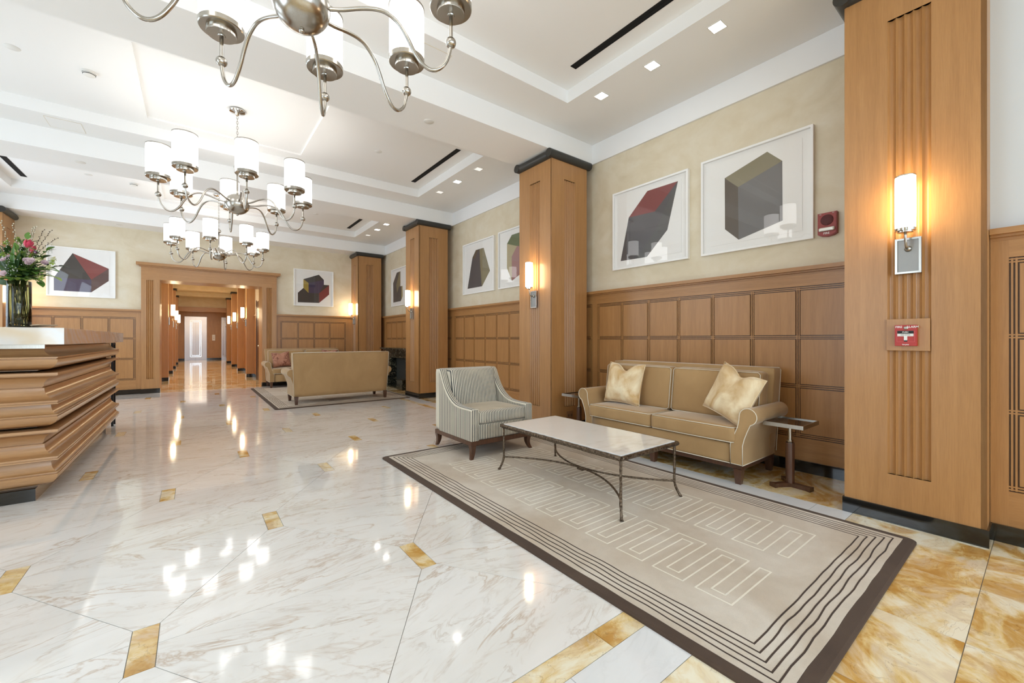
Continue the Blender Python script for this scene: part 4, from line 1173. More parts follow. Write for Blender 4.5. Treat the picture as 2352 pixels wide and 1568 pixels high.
# ------------------------------------------------------------ framed prints
GREYS = dict(slate=C(84, 80, 82), dark=C(66, 60, 56), red=C(134, 62, 58), ochre=C(158, 138, 80), purple=C(74, 64, 82), brown=C(92, 80, 66), green=C(104, 114, 76), grey=C(112, 108, 106), rose=C(160, 112, 108), sand=C(176, 162, 122), maroon=C(92, 64, 60), charcoal=C(88, 86, 84), gold=C(166, 142, 62), violet=C(72, 60, 84), taupe=C(138, 128, 98))
INK = {k: simple('ink_' + k, v, .7) for k, v in GREYS.items()}
def make_print(label, axis, wall, c, z0, z1, w, shapes, group=None, u0=None):
    """axis 'e': hangs on an east wall (u = world Y, picture read from the room, u decreasing to the right);
       axis 'n': hangs on the far wall (u = world X)"""
    zc = (z0 + z1) / 2; h = z1 - z0
    t = thing('framed_print', (wall, c, zc) if axis == 'e' else (c, wall, zc), label, 'picture', rz=(-PI / 2 if axis == 'e' else 0), group=group)
    # local: x to the right seen from the room, y into the wall (front at -y)
    W, H, f, d = w / 2, h / 2, .022, .042
    m = MB()
    m.box(-W, -W + f, -d, 0, -H, H); m.box(W - f, W, -d, 0, -H, H); m.box(-W + f, W - f, -d, 0, -H, -H + f); m.box(-W + f, W - f, -d, 0, H - f, H)
    m.build('frame', FRAMEW, t)
    m = MB(); m.box(-W + f, W - f, -.012, 0, -H + f, H - f); m.build('mount_board', PAPER, t)
    m = MB(); m.box(-W + .095, W - .095, -.016, -.0125, -H + .095, H - .085); sheet = m.build('print_sheet', PAPER, t)
    for i, (mat, poly) in enumerate(shapes):
        pts = []
        for u, z in poly:
            x = (c - u) if axis == 'e' else (u - c)
            pts.append((x, z - zc))
        m = MB(); m.prism(pts, 'y', -.0170 - .0002 * i, -.0160); m.build('printed_shape', INK[mat], sheet)
    m = MB(); yy = -d + .010
    m.add([(-W + f, yy, -H + f), (W - f, yy, -H + f), (W - f, yy, H - f), (-W + f, yy, H - f)], [(0, 1, 2, 3)]); m.build('glazing', PANE, t)
    return t
make_print('framed print of a leaning grey block with red top, left one above the sofa', 'e', 4.60, 3.114, 2.190, 3.237, 1.092,
   [('charcoal', [(2.708, 3.136), (3.127, 3.137), (3.41, 2.865), (3.542, 2.307), (3.135, 2.300), (2.847, 2.585)]),
    ('red', [(2.708, 3.136), (3.127, 3.137), (3.41, 2.865), (3.02, 2.850)]), ('slate', [(2.708, 3.136), (3.02, 2.850), (3.41, 2.865), (3.542, 2.307), (3.30, 2.303), (3.03, 2.60)])])
make_print('framed print of an upright violet hexagonal block with an ochre top, beside the fire horn', 'e', 4.60, 1.876, 2.188, 3.250, 1.072,
   [('slate', [(1.738, 3.139), (1.603, 3.001), (1.600, 2.415), (2.013, 2.306), (2.155, 2.445), (2.158, 3.001)]),
    ('taupe', [(1.738, 3.139), (1.603, 3.001), (2.020, 2.865), (2.158, 3.001)]), ('grey', [(1.603, 3.001), (1.600, 2.415), (2.013, 2.306), (2.020, 2.865)]), ('brown', [(2.158, 3.001), (2.020, 2.865), (2.013, 2.306), (2.155, 2.445)])])
make_print('framed print of a tapering grey and ochre block, between the two columns', 'e', 4.60, 7.07, 2.190, 3.245, 1.148,
   [('slate', [(6.879, 3.072), (7.162, 3.073), (7.294, 2.938), (7.487, 2.311), (6.935, 2.311), (6.657, 2.587)]),
    ('taupe', [(6.879, 3.072), (7.027, 3.070), (7.00, 2.719), (6.945, 2.311), (6.935, 2.311), (6.657, 2.587)]), ('brown', [(7.162, 3.073), (7.294, 2.938), (7.20, 2.90), (7.06, 3.0725)])])
make_print('framed print with green top and rose faces, half hidden behind the near column', 'e', 4.60, 5.79, 2.190, 3.258, 1.126,
   [('sand', [(5.40, 3.145), (5.958, 3.143), (6.101, 3.007), (6.104, 2.563), (5.953, 2.311), (5.45, 2.50), (5.40, 2.80)]),
    ('green', [(5.40, 3.145), (5.958, 3.143), (6.101, 3.007), (5.684, 2.877), (5.45, 2.90)]), ('rose', [(5.80, 2.92), (5.684, 2.877), (5.40, 2.80), (5.45, 2.50), (5.953, 2.311), (5.96, 2.75)])])
make_print('framed print of a striped grey and gold stepped block, beside the far corner column', 'e', 4.60, 11.13, 2.190, 3.250, 1.10,
   [('charcoal', [(11.053, 3.146), (11.313, 3.141), (11.582, 2.87), (11.569, 2.309), (11.034, 2.313), (10.891, 2.437), (10.906, 2.726), (11.053, 2.727)]),
    ('taupe', [(11.053, 3.146), (11.12, 3.143), (11.353, 2.791), (11.292, 2.56), (11.152, 2.723), (11.053, 2.727)]), ('sand', [(10.906, 2.726), (10.98, 2.727), (10.99, 2.36), (10.891, 2.437)]),
    ('slate', [(11.49, 2.92), (11.53, 2.90), (11.53, 2.31), (11.49, 2.31)]), ('slate', [(11.39, 3.02), (11.43, 2.99), (11.43, 2.31), (11.39, 2.31)]), ('slate', [(11.30, 2.55), (11.33, 2.65), (11.33, 2.312), (11.30, 2.312)])])
make_print('framed print of a dark faceted block with a red roof, left of the portal', 'n', YF - .0, -1.903, 2.165, 3.215, 1.049,
   [('dark', [(-2.048, 3.096), (-1.489, 2.819), (-1.489, 2.547), (-1.764, 2.277), (-2.323, 2.279), (-2.323, 2.551)]),
    ('red', [(-2.048, 3.096), (-1.489, 2.819), (-1.764, 2.551)]), ('violet', [(-2.323, 2.551), (-1.764, 2.551), (-1.764, 2.277), (-2.323, 2.279)]), ('maroon', [(-1.764, 2.551), (-1.489, 2.819), (-1.489, 2.547), (-1.764, 2.277)])], group='far wall prints')
make_print('framed print of stepped dark blocks with gold and red sides, right of the portal', 'n', YF - .0, 2.731, 2.190, 3.215, 1.040,
   [('dark', [(2.455, 2.938), (2.859, 3.101), (2.993, 2.964), (2.993, 2.820), (3.135, 2.822), (3.135, 2.548), (2.865, 2.292), (2.315, 2.284), (2.315, 2.549), (2.455, 2.690)]),
    ('gold', [(2.455, 2.938), (2.589, 2.841), (2.589, 2.559), (2.455, 2.690)]), ('violet', [(2.589, 2.841), (2.993, 2.964), (2.993, 2.82), (2.865, 2.568), (2.589, 2.559)]), ('red', [(2.865, 2.568), (3.135, 2.822), (3.135, 2.548), (2.865, 2.292)])], group='far wall prints')

# ------------------------------------------------------------ fire horn, pull station, outlet
fh = thing('fire_horn', (4.60, 1.233, 2.292), 'red fire horn with white strobe on the cream wall beside the near column', 'fire alarm', rz=-PI / 2)
m = MB(); poly = [(-.072, .108), (.072, .108), (.072, -.085), (.045, -.100), (0, -.108), (-.045, -.100), (-.072, -.085)]
m.prism(poly, 'y', -.042, 0); m.build('housing', REDH, fh)
m = MB(); m.prism([(x * .94, z * .95) for x, z in poly], 'y', -.047, -.042); m.build('face_plate', REDH, fh)
m = MB(); m.lathe([(.0, -.049), (.048, -.049), (.050, -.046)], 32, (0, 0, .04), axis='y')
for k in range(9):
    z = .04 - .040 + k * .010; w = math.sqrt(max(.0001, .047 ** 2 - (z - .04) ** 2)); m.box(-w, w, -.0515, -.049, z - .002, z + .002)
m.box(-.0015, .0015, -.0525, -.049, -.006, .086); m.build('sounder_grille', simple('grille_dark_red', C(96, 32, 30), .5), fh)
m = MB(); m.frombm(rbox(-.060, .060, -.066, -.046, -.062, -.028, .009, 6)); m.build('strobe_lens', simple('strobe_lens', C(220, 218, 210), .12, .3), fh)
MF = lambda x, z, y: Matrix.Translation((x, y, z)) @ Matrix.Rotation(PI / 2, 4, 'X')
text_mesh('FIRE', .026, LBL, fh, MF(-.004, -.080, -.0475))
text_mesh('FIRE', .008, LBL, fh, MF(-.050, .096, -.0475)); text_mesh('FIRE', .008, LBL, fh, MF(.046, .098, -.0475))

pb = thing('mounting_board', (3.77, .5765, 1.28), 'square oak board behind the red fire alarm pull station', 'board', rz=-PI / 2)
m = MB(); m.cham(-.1065, .1065, -.012, .004, -.106, .106, .002); m.build('board', OAK, pb)
fa = thing('fire_alarm_pull', (3.7575, .581, 1.275), 'red fire alarm pull station on the near column', 'fire alarm', rz=-PI / 2)
m = MB(); m.cham(-.054, .054, -.030, 0, -.069, .069, .003); m.build('housing', RED, fa)
m = MB()
for s in (-1, 1): m.box(s * .042 - .0012, s * .042 + .0012, -.0315, -.029, -.042, .032)
m.box(-.042, .042, -.0315, -.029, .030, .032); m.box(-.042, .042, -.0315, -.029, -.043, -.041); m.build('handle_frame', simple('alarm_edge', C(206, 88, 84), .4), fa)
m = MB(); m.box(-.040, .038, -.034, -.030, .012, .031); m.build('push_plate', LBK, fa)
m = MB(); m.box(-.040, .038, -.0335, -.030, -.005, .0118); m.box(-.008, .008, -.0335, -.030, -.032, -.005); m.build('pull_bar', LBL, fa)
m = MB(); m.box(-.0075, .0075, -.0345, -.030, -.040, -.032); m.build('bar_tip', LBK, fa)
m = MB(); m.lathe([(.0, -.034), (.008, -.034), (.0115, -.030)], 20, (0, 0, .049), axis='y'); m.build('key_lock', NICKEL, fa)
text_mesh('FIRE', .0185, LBL, fa, MF(-.0335, .056, -.0305)); text_mesh('ALARM', .0185, LBL, fa, MF(.0325, .056, -.0305))
text_mesh('PUSH', .012, LBL, fa, MF(-.001, .0215, -.0343)); text_mesh('PULL DOWN', .008, simple('label_grey', C(120, 120, 120), .5), fa, MF(0, .0035, -.0338))
text_mesh('Simplex', .0105, LBL, fa, MF(0, -.060, -.0305))

oc = thing('wall_outlet', (4.108, 4.0325, .205), 'brown double socket outlet low on the column beside the near sofa', 'socket')
m = MB(); m.cham(-.062, .062, -.006, 0, -.058, .058, .002); m.build('cover_plate', simple('outlet_brown', C(150, 108, 72), .35), oc)
for s in (-1, 1):
    m = MB(); m.box(s * .028 - .014, s * .028 + .014, -.009, -.006, -.02, .02); m.build('socket', simple('outlet_face', C(120, 90, 64), .4) if s < 0 else bpy.data.materials['outlet_face'], oc)
    q = MB()
    for z in (-.007, .007): q.box(s * .028 - .006, s * .028 - .004, -.0096, -.0088, z - .004, z + .004); q.box(s * .028 + .004, s * .028 + .006, -.0096, -.0088, z - .004, z + .004)
    q.build('slots', LBK, oc)

# call button plate and lifts
lb = thing('call_button', (1.0, 31.255, 1.35), 'white lift call button panel between the lift doors', 'button panel')
m = MB(); m.box(-.075, .075, -.012, .004, -.18, .18); m.build('plate', PLASTIC, lb)
m = MB(); m.lathe([(.0, -.02), (.022, -.02), (.024, -.012)], 16, (0, 0, .05), axis='y'); m.lathe([(.0, -.02), (.022, -.02), (.024, -.012)], 16, (0, 0, -.05), axis='y'); m.build('button', CHROME, lb)
def lift(x0, x1, label):
    t = thing('lift_door', ((x0 + x1) / 2, 31.27, 0), label, 'lift door', group='steel lift doors'); w = (x1 - x0) / 2
    m = MB(); m.box(-w, -w + .04, -.05, .0, 0, 2.60); m.box(w - .04, w, -.05, .0, 0, 2.60); m.box(-w + .04, w - .04, -.05, 0, 2.55, 2.60); m.build('frame', STEEL, t)
    for s in (-1, 1):
        a, b = (-w + .04, -.002) if s < 0 else (.002, w - .04)
        m = MB(); m.box(a, b, -.03, -.005, 0, 2.55); m.build('door_leaf', STEEL, t)
    m = MB()
    for q, z0, z1 in ((.19, .28, 2.30), (.26, .20, 2.38)):
        q = min(q, w - .08)
        for s in (-1, 1): m.box(s * q - .01, s * q + .01, -.034, -.03, z0, z1)
        m.box(-q, q, -.034, -.03, z0 - .01, z0 + .01); m.box(-q, q, -.034, -.03, z1 - .01, z1 + .01)
    m.build('inlay_line', STEELP, t)
lift(-.40, .66, 'polished steel lift door at the end of the corridor, straight ahead'); lift(1.39, 1.95, 'second steel lift door, at the right edge of the corridor end')
a_ = area('corridor_fill', (.4, 28.25, 2.93), (0, 0, 0), 1.4, .25, 26, (1.0, .93, .82))  # added fill light, kept out of sight behind the header
for y in (13.85, 16.85, 20.25, 23.55): area('corridor_fill', (.4, y, 3.59), (0, 0, 0), 1.6, .2, 24, (1.0, .90, .74))  # added fill lights, hidden behind the portal head and the beams

# ------------------------------------------------------------ fireplace
fp = thing('fireplace', (4.58, 10.5, 0), 'dark speckled marble fireplace behind the sofa seen from behind', 'fireplace')
def fb(name, x0, x1, y0, y1, z0, z1, mat=DKMARBLE):
    m = MB(); m.cham(x0 - 4.58, x1 - 4.58, y0 - 10.5, y1 - 10.5, z0, z1, .006); return m.build(name, mat, fp)
fb('mantel_shelf', 4.13, 4.575, 9.58, 11.42, .985, 1.025); fb('shelf_moulding', 4.19, 4.575, 9.66, 11.34, .945, .985); fb('frieze', 4.25, 4.575, 9.72, 11.28, .76, .945)
for y0, y1 in ((9.72, 9.98), (11.02, 11.28)): fb('pilaster', 4.27, 4.575, y0, y1, .25, .76); 
fb('hearth_curb', 4.03, 4.575, 9.60, 9.95, 0, .262); fb('hearth_curb', 4.03, 4.575, 11.05, 11.40, 0, .262)
m = MB(); m.box(-.12, -.02, -.52, .52, 0, .76); m.build('firebox', simple('firebox_soot', C(44, 46, 42), .7), fp)
m = MB(); m.box(-.50, -.12, -.545, .545, 0, .03); m.build('hearth_slab', DKMARBLE, fp)

# ------------------------------------------------------------ reception desk
desk = thing('reception_desk', (-1.75, 6.45, 0), 'reception desk with rolled oak mouldings, at the left', 'reception desk')
BX, BY0, BY1, BX0 = -.84, 4.745, 8.155, -3.0
prof = [(.105, 1.200)]
def arc(z0, z1, d0, dm, n=8, convex=True):
    """from z0 (top) to z1; d = inset from the outermost plane"""
    out = []
    for i in range(n + 1):
        t_ = i / n; s_ = math.sin(PI * t_)
        out.append((d0 + (dm - d0) * (s_ ** .8), z0 + (z1 - z0) * t_))
    return out
prof = [(.13, 1.208), (.13, 1.196), (.098, 1.192)]
prof += [(.098 * (math.cos(PI / 2 * i / 6)) ** 1.0 * 1.0, 1.190 - .078 * math.sin(PI / 2 * i / 6)) for i in range(7)]     # round over to the nose
prof += [(0, 1.104), (.008, 1.101), (.008, 1.095), (0, 1.092)]
prof += [(.10 * (1 - math.cos(PI / 2 * i / 6)), 1.092 - .082 * math.sin(PI / 2 * i / 6)) for i in range(1, 7)]
def cove(zt, zb):
    zm = (zt + zb) / 2
    p = [(.135, zt + .038), (.135, zt + .030), (0, zt + .026), (0, zt + .006), (.006, zt + .003), (.006, zt)]
    p += [(.006 + .088 * math.sin(PI / 2 * i / 6), zt - (zt - zm - .010) * (1 - math.cos(PI / 2 * i / 6)) ) for i in range(1, 7)]
    p += [(.100, zm + .010), (.100, zm + .003), (.088, zm), (.088, zm - .008)]
    p += [(.088 * math.cos(PI / 2 * i / 6), zm - .008 - (zm - .008 - zb) * math.sin(PI / 2 * i / 6)) for i in range(1, 7)]
    p += [(0, zb - .004), (0, zb - .012), (.005, zb - .014), (.005, zb - .018), (0, zb - .020), (0, zb - .028)]
    return p
def roll(zt, zb):
    zm = (zt + zb) / 2 + .01
    p = [(.05, zt + .004), (.05, zt)]
    p += [(.045 * math.cos(PI / 2 * i / 6), zt - (zt - zm) * math.sin(PI / 2 * i / 6)) for i in range(7)]
    p += [(0, zm - .006), (.007, zm - .009), (.007, zm - .014), (0, zm - .017)]
    p += [(.10 * (1 - math.cos(PI / 2 * i / 6)), zm - .017 - (zm - .017 - zb) * math.sin(PI / 2 * i / 6)) for i in range(1, 7)]
    return p
prof += cove(.963, .772) + roll(.739, .566) + cove(.520, .336) + roll(.298, .110)
prof += [(.12, .108), (.12, .095)]
def moulding(p0, name):
    """prof swept round the front (south) and room (east) side, mitred at the corner"""
    m = MB(); n = len(p0); vs = []
    for d, z in p0: vs.append((BX0, BY0 + d, z))
    for d, z in p0: vs.append((BX - d, BY0 + d, z))
    for d, z in p0: vs.append((BX - d, BY1, z))
    fs = [(k * n + i, k * n + i + 1, (k + 1) * n + i + 1, (k + 1) * n + i) for k in range(2) for i in range(n - 1)]
    m.add(vs, fs, 0, True)
    # back plane so that the piece is solid, and the end cap
    e0 = [(BX - d, BY1, z) for d, z in p0] + [(BX - .16, BY1, p0[-1][1]), (BX - .16, BY1, p0[0][1])]
    m.add(e0, [tuple(range(len(e0)))])
    m.xf(off(desk)); return m.build(name, OAKX, desk, sharp=38)
i1 = prof.index((.135, .963 + .038)); i2 = prof.index((.05, .739 + .004)); i3 = prof.index((.135, .520 + .038)); i4 = prof.index((.05, .298 + .004))
for nm_, a, b in (('rolled_moulding', 0, i1), ('coved_moulding', i1, i2), ('rolled_moulding', i2, i3), ('coved_moulding', i3, i4), ('rolled_moulding', i4, len(prof))):
    moulding(prof[a:b], nm_)
m = MB(); m.box(BX0, BX - .135, BY0 + .135, BY1 - .002, .095, 1.205); wbuild(m, 'carcase', OAKX, desk)
m = MB(); m.box(BX0, -.966, 4.79, 8.05, 0, .0945); wbuild(m, 'plinth', BLACK, desk)
m = MB(); m.cham(BX0, -.80, 4.712, 8.185, 1.209, 1.340, .004); wbuild(m, 'stone_counter', ONYX, desk)
m = MB(); m.box(BX0, -.915, 4.775, 4.80, 1.178, 1.2085); wbuild(m, 'metal_reveal', NICKEL, desk)
fr_ = thing('metal_stand', (-.92, 8.33, 0), 'thin black metal stand behind the far end of the reception desk', 'stand')
for y in (8.22, 8.42):
    m = MB(); m.box(-.012, .012, y - 8.33 - .012, y - 8.33 + .012, 0, 1.20); m.build('post', BRONZE_D, fr_)
m = MB()
for z in (.99, 1.18): m.box(-.005, .005, -.11, .09, z - .008, z + .008)
m.build('cross_bar', BRONZE_D, fr_)
tb = thing('tablet', (-1.05, 5.10, 1.3405), 'flat tablet lying tilted on the desk beside the flower vase', 'tablet', rz=-.5)
m = MB(); m.cham(-.12, .12, -.085, .085, 0, .009, .003); m.xf(Matrix.Translation((0, 0, .011)) @ Matrix.Rotation(-.10, 4, 'Y')); m.build('body', simple('tablet_shell', C(196, 172, 144), .4), tb)
m = MB(); m.box(-.125, -.095, -.05, .05, 0, .026); m.build('stand', BRONZE_D, tb)

# ------------------------------------------------------------ vase and flowers
VX, VY, VZ = -1.100, 5.02, 1.3405
va = thing('glass_vase', (VX, VY, VZ), 'tall olive glass cylinder vase on the reception desk', 'vase')
m = MB(); m.lathe([(.0, 0), (.064, 0), (.067, .006), (.067, .370), (.0645, .373), (.063, .370), (.063, .014), (.0, .012)], 48); m.build('glass', VGLASS, va)
m = MB(); m.lathe([(.0, .0135), (.0622, .0135), (.0622, .325), (.0, .325)], 40); m.build('water', simple('vase_water', C(240, 240, 206), .0, Transmission_Weight=1.0, IOR=1.33), va, sharp=30)
GREEN = [velvet('leaf_%s' % n_, a__, b__, 0) for n_, a__, b__ in (('dark_green', C(34, 62, 26), C(58, 92, 38)), ('mid_green', C(72, 112, 44), C(108, 148, 60)), ('light_green', C(140, 168, 76), C(176, 196, 96)))]
for g_ in GREEN: g_.node_tree.nodes['Principled BSDF'].inputs['Roughness'].default_value = .45
STEMM = simple('stem_green', C(84, 104, 48), .5); TWIG = simple('twig_brown', C(74, 54, 40), .7); CATKIN = simple('catkin', C(206, 200, 178), .9)
TULIP = velvet('tulip_pink', C(206, 66, 92), C(232, 110, 128), .2); LIS = velvet('pale_mauve_petal', C(206, 178, 188), C(232, 214, 216), .2); CREAMF = velvet('cream_petal', C(214, 220, 160), C(238, 234, 200), .1); PURP = simple('purple_bud', C(96, 40, 86), .6)
rn = random.Random(11)
def stem_path(tip, n=8, base=None, short=False):
    b = base or (rn.uniform(-.034, .034), rn.uniform(-.034, .034), .016); neck = (max(-.040, min(.040, tip[0] * .3)), max(-.040, min(.040, tip[1] * .3)), .36)
    if short: b = (neck[0] * .8 + rn.uniform(-.012, .012), neck[1] * .8 + rn.uniform(-.012, .012), .29)
    P0, P1, P2 = Vector(b), Vector(neck), Vector(tip); pts = []
    for i in range(n): t_ = i / n; pts.append(P0 + (P1 - P0) * t_)
    mid = P1 + (P1 - P0).normalized() * (P2 - P1).length * .45
    for i in range(n + 1):
        t_ = i / n; pts.append(P1 * (1 - t_) ** 2 + mid * 2 * t_ * (1 - t_) + P2 * t_ ** 2)
    return pts
def leaf(m, base, d, up, L, W, mi=0, curl=.25):
    d = Vector(d).normalized(); up = Vector(up); s_ = d.cross(up)
    if s_.length < 1e-3: s_ = Vector((1, 0, 0))
    s_.normalize(); nrm = s_.cross(d); n = 7; vs = []
    for i in range(n + 1):
        t_ = i / n; w = W * math.sin(PI * min(1, t_ * .96 + .04)) ** .8 * (1 if t_ < .99 else .02)
        c = Vector(base) + d * L * t_ - nrm * L * curl * t_ * t_
        vs += [tuple(c - s_ * w + nrm * w * .3), tuple(c), tuple(c + s_ * w + nrm * w * .3)]
    fs = []
    for i in range(n):
        for k in (0, 1): fs.append((i * 3 + k, i * 3 + k + 1, i * 3 + 4 + k, i * 3 + 3 + k))
    m.add(vs, fs, mi, True)
def plant(name, label, cat, group):
    return thing(name, (VX, VY, VZ), label, cat, group=group)
# view directions: right in the picture is R, towards the camera is -F
Rv = Vector((.7923, -.6101, 0)); Fv = Vector((.6101, .7923, 0))
def at(r, f, z): return tuple(Rv * r + Fv * f + Vector((0, 0, z)))
PXM = 3.36 / 951.3     # metres per picture pixel at the vase
def ap(px, py, f=0): return at((px - 37) * PXM, f, (747 - py) * PXM + .0)
# tulips
for px, py, f, lb_, tilt in ((10, 545, -.06, 'pink tulip leaning left at the edge of the bouquet', -.5), (57, 560, .02, 'pink tulip bud in the middle of the bouquet', -.3), (71, 552, -.05, 'open pink tulip, largest flower of the bouquet', .35)):
    t = plant('tulip', lb_, 'flower', 'pink tulips in the vase'); tip = Vector(ap(px, py + 16, f)); pth = stem_path(tip)
    m = MB(); m.tube(pth, .0035, 6); m.build('stem', STEMM, t)
    ax = (pth[-1] - pth[-2]).normalized() + Rv * tilt * .5; ax.normalize(); q = ax.to_track_quat('Z', 'Y').to_matrix().to_4x4()
    for k in range(6):
        m = MB(); vs = []; n = 6; a0 = k * PI / 3; r0 = .021 if k % 2 else .018; op = 1.25 if 'open' in lb_ else 1.0
        for i in range(n + 1):
            t_ = i / n; rr_ = r0 * math.sin(PI * (.12 + .60 * t_)) * op * (1 + .25 * t_ * (op - .8)); w = .62 * math.sin(PI * min(1, .15 + .83 * t_)) ** .7
            for e in (-1, -.5, 0, .5, 1): vs.append((rr_ * math.cos(a0 + e * w), rr_ * math.sin(a0 + e * w), .062 * t_))
        m.add(vs, [(i * 5 + j, i * 5 + j + 1, i * 5 + 6 + j, i * 5 + 5 + j) for i in range(n) for j in range(4)], 0, True)
        m.xf(Matrix.Translation(tip) @ q); m.build('petal', TULIP, t)
# mauve lisianthus
for px, py, f, lb_ in ((25, 608, -.10, 'mauve lisianthus bloom low on the left of the bouquet'), (41, 600, -.11, 'mauve lisianthus bloom left of the bouquet centre'), (32, 590, -.05, 'pale lisianthus bloom above the two mauve ones'), (49, 630, -.13, 'white pink lisianthus bloom hanging over the vase rim'),
                       (74, 598, -.06, 'mauve lisianthus bloom right of the bouquet centre'), (85, 605, -.08, 'mauve lisianthus bloom low on the right side'), (104, 602, -.03, 'mauve lisianthus bloom at the far right side'), (3, 575, -.02, 'mauve lisianthus bloom cut by the left edge'), (94, 600, -.09, 'small mauve lisianthus bloom between the right ones')):
    t = plant('lisianthus', lb_, 'flower', 'mauve lisianthus in the vase'); c = Vector(ap(px, py, f)); pth = stem_path(c)
    m = MB(); m.tube(pth, .0022, 5); m.build('stem', STEMM, t)
    ax = (c - Vector((0, 0, .40))).normalized() - Fv * .6 + Vector((0, 0, .25)); ax.normalize(); q = ax.to_track_quat('Z', 'Y').to_matrix().to_4x4(); m = MB()
    for lay, (nn_, R_, H_) in enumerate(((5, .021, .011), (4, .015, .015), (3, .008, .017))):
        for k in range(nn_):
            a0 = 2 * PI * k / nn_ + lay * .5; vs = []; n = 5
            for i in range(n + 1):
                t_ = i / n; rr_ = R_ * (.15 + .95 * t_ ** .8); w = (.75 + .1 * lay) * math.sin(PI * (.14 + .66 * t_))
                for e in (-1, -.5, 0, .5, 1): vs.append((rr_ * math.cos(a0 + e * w), rr_ * math.sin(a0 + e * w), H_ * t_ ** 1.3 + .003 * math.sin(5 * e + lay + k) * t_))
            m.add(vs, [(i * 5 + j, i * 5 + j + 1, i * 5 + 6 + j, i * 5 + 5 + j) for i in range(n) for j in range(4)], 0, True)
    m.xf(Matrix.Translation(c) @ q); m.build('petals', LIS, t)
# willow twigs
for i, (px, py, f) in enumerate(((6, 508, -.03), (22, 512, 0), (62, 518, .02), (81, 520, -.02), (97, 524, .04), (102, 528, -.03), (129, 546, -.02), (14, 640, -.10))):
    lb_ = ['willow twig with catkins at the far left of the bouquet', 'tallest willow twig, left of the tulips', 'willow twig above the middle tulip', 'willow twig right of the open tulip', 'willow twig rising at the right of the bouquet', 'second willow twig rising at the right of the bouquet', 'willow twig slanting far out to the right', 'willow twig low on the left'][i]
    t = plant('willow_twig', lb_, 'twig', 'willow twigs in the vase'); tip = Vector(ap(px, py, f)); pth = stem_path(tip, 10)
    m = MB(); m.tube(pth, [.0022 * (1 - .6 * k / len(pth)) for k in range(len(pth))], 5); m.build('twig', TWIG, t)
    m = MB()
    for k in range(30):
        fr = .52 + .48 * k / 29; x = fr * (len(pth) - 1); a = int(x); a = min(a, len(pth) - 2); p = pth[a] + (pth[a + 1] - pth[a]) * (x - a)
        an = k * 2.4; o = Vector((math.cos(an), math.sin(an), .6)) * .005; m.sphere(p + o, .0042 if i < 4 else .0030, 6, 4, 0, (1, 1, 1.5))
    m.build('catkins', CATKIN if i < 4 else TWIG, t, kind='stuff')
# leafy branches
specs = [(12, 575, -.02, 0), (2, 620, -.06, 0), (30, 560, .03, 0), (48, 575, -.05, 1), (62, 590, .0, 1), (90, 590, .0, 0), (112, 575, -.04, 1), (124, 618, -.06, 1), (105, 625, -.08, 1), (80, 628, -.09, 0), (118, 632, -.02, 2), (20, 640, -.10, 1), (60, 640, -.11, 1), (96, 645, -.05, 1), (40, 545, .05, 1), (0, 600, .05, 0), (70, 610, .08, 0), (30, 610, .10, 0), (55, 615, -.09, 0), (110, 605, .05, 0)]
LEAFL = ['leafy branch low down at the left of the bouquet', 'leafy branch cut by the left edge above the vase rim', 'upright leafy branch between the tulips', 'leafy branch under the middle tulip', 'leafy branch under the open tulip', 'leafy branch right of the open tulip',
         'leafy branch high at the right side of the bouquet', 'leafy branch reaching farthest to the right', 'leafy branch below the right mauve blooms', 'leafy branch over the right side of the vase rim', 'lime green branch at the lower right', 'leafy branch over the left side of the vase rim', 'leafy branch over the middle of the vase rim',
         'drooping leafy branch at the lower right', 'highest leafy branch at the back of the bouquet', 'leafy branch at the left edge behind the tulip leaf', 'leafy branch at the back right of the bouquet', 'leafy branch at the back left of the bouquet', 'leafy branch behind the low white pink bloom', 'leafy branch behind the far right mauve bloom']
for i, (px, py, f, g) in enumerate(specs):
    t = plant('leafy_branch', LEAFL[i], 'foliage', 'leafy branches in the vase'); tip = Vector(ap(px, py, f)); pth = stem_path(tip, 7, short=i % 3 > 0)
    m = MB(); m.tube(pth, .0022, 5); m.build('stem', STEMM, t)
    for k in range(13):
        x = (.55 + .45 * k / 12) * (len(pth) - 1); a = min(int(x), len(pth) - 2); p = pth[a] + (pth[a + 1] - pth[a]) * (x - a); d = (pth[a + 1] - pth[a]).normalized()
        an = k * 2.2 + i; o = Vector((math.cos(an), math.sin(an), .15)); dd = d * .6 + o * .8 if k < 12 else d
        m = MB(); leaf(m, p, dd, Vector((0, 0, 1)), rn.uniform(.06, .095), rn.uniform(.015, .023), 0, rn.uniform(.1, .4)); m.build('leaf', GREEN[g if rn.random() > .25 else (g + 1) % 3], t)
# long tulip leaves
for i, (px, py, f, L) in enumerate(((-2, 565, -.05, .26), (14, 590, -.10, .24), (48, 572, -.10, .22), (56, 585, -.08, .22), (-8, 640, -.05, .2))):
    t = plant('tulip_leaf', ['broad dark tulip leaf at the left edge of the bouquet', 'long tulip leaf crossing the left half', 'upright tulip leaf in the bouquet centre', 'second upright tulip leaf in the bouquet centre', 'low tulip leaf at the left edge'][i], 'foliage', 'tulip leaves in the vase')
    b_ = Vector((ap(37, 650, -.03))); e_ = Vector(ap(px, py, f)); m = MB(); leaf(m, b_, e_ - b_, -Fv, (e_ - b_).length * 1.1, .022, 0, .12); m.build('blade', GREEN[0] if i != 2 else GREEN[1], t)
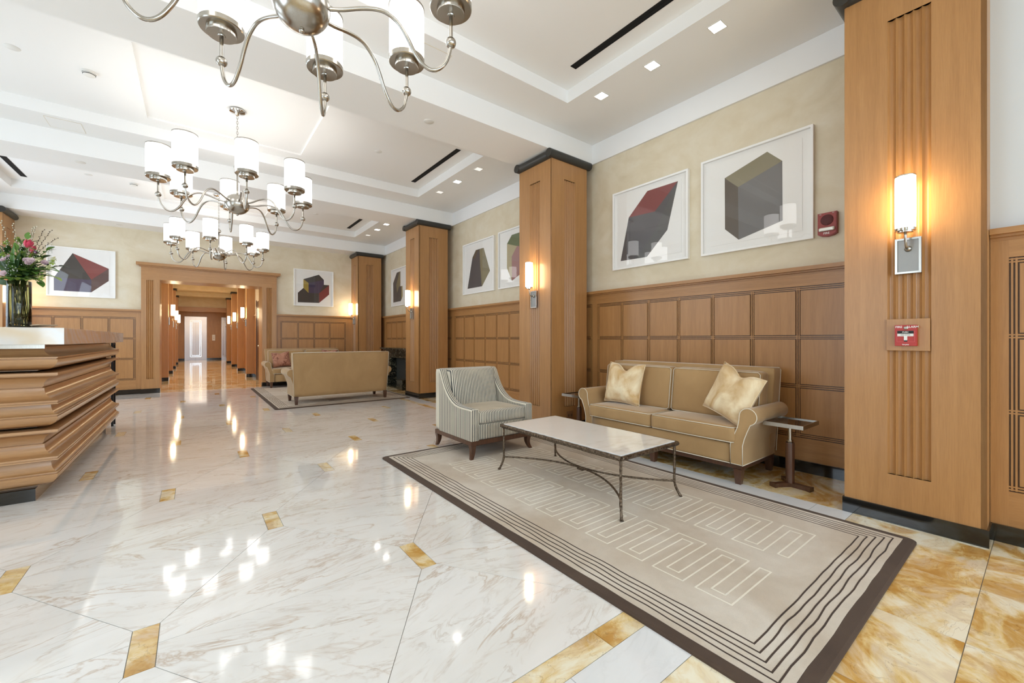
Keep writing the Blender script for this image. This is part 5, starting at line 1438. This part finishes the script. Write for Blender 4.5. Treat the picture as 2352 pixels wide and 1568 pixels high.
# green and cream small blossoms
for i, (px, py, f) in enumerate(((26, 545, .02), (48, 548, .03), (18, 556, -.03), (36, 562, .0), (92, 592, -.02), (108, 590, .02), (118, 600, -.02), (100, 595, -.06), (28, 585, -.08), (120, 612, -.05), (110, 636, -.07), (68, 575, .02))):
    t = plant('blossom', ['lime green blossom cluster above the middle of the bouquet', 'cream blossom cluster beside the middle tulip', 'lime green blossom cluster under the left tulip', 'cream blossom cluster in the bouquet centre', 'lime green blossom cluster beside the purple bud', 'cream blossom cluster above the far right mauve bloom', 'lime green blossom cluster at the right end',
              'cream blossom cluster between the right mauve blooms', 'lime green blossom cluster above the left mauve blooms', 'cream blossom cluster at the lower right end', 'lime green blossom cluster low over the right rim', 'cream blossom cluster under the open tulip'][i], 'flower', 'pale green blossoms in the vase'); c = Vector(ap(px, py, f))
    m = MB(); m.tube(stem_path(c, 6, short=True), .0018, 5); m.build('stem', STEMM, t)
    m = MB()
    for k in range(12):
        an = k * 2.4; el = math.acos(1 - 2 * (k + .5) / 12); o = Vector((math.sin(el) * math.cos(an), math.sin(el) * math.sin(an), math.cos(el)))
        leaf(m, c + o * .004, o, Vector((.1, .2, 1)), .019, .0085, 0, .3)
    m.build('petals', CREAMF if i % 2 else GREEN[2], t)
# gypsophila
t = plant('gypsophila', 'spray of tiny white buds all through the bouquet', 'flower', None); del t['label']; t['label'] = 'spray of tiny white buds all through the bouquet'
m = MB(); q = MB()
for k in range(16):
    c0 = Vector(ap(rn.uniform(0, 105), rn.uniform(560, 630), rn.uniform(-.12, .04))); q.tube(stem_path(c0, 5, short=True), .0010, 4)
    for j in range(9):
        p = c0 + Vector((rn.gauss(0, .014), rn.gauss(0, .014), rn.gauss(0, .022))); m.sphere(p, .0033, 6, 4); q.tube([c0 - Vector((0, 0, .02)), p], .0006, 3)
m.build('buds', LBL, t, kind='stuff'); q.build('stems', STEMM, t, kind='stuff')
t = plant('purple_bud', 'single dark purple bud at the right of the bouquet', 'flower', None); c = Vector(ap(91, 578, -.05)); m = MB(); m.tube(stem_path(c, 6), .0018, 5); m.build('stem', STEMM, t); m = MB(); m.sphere(c, .011, 10, 8, 0, (1, 1, 1.4)); m.build('bud', PURP, t)
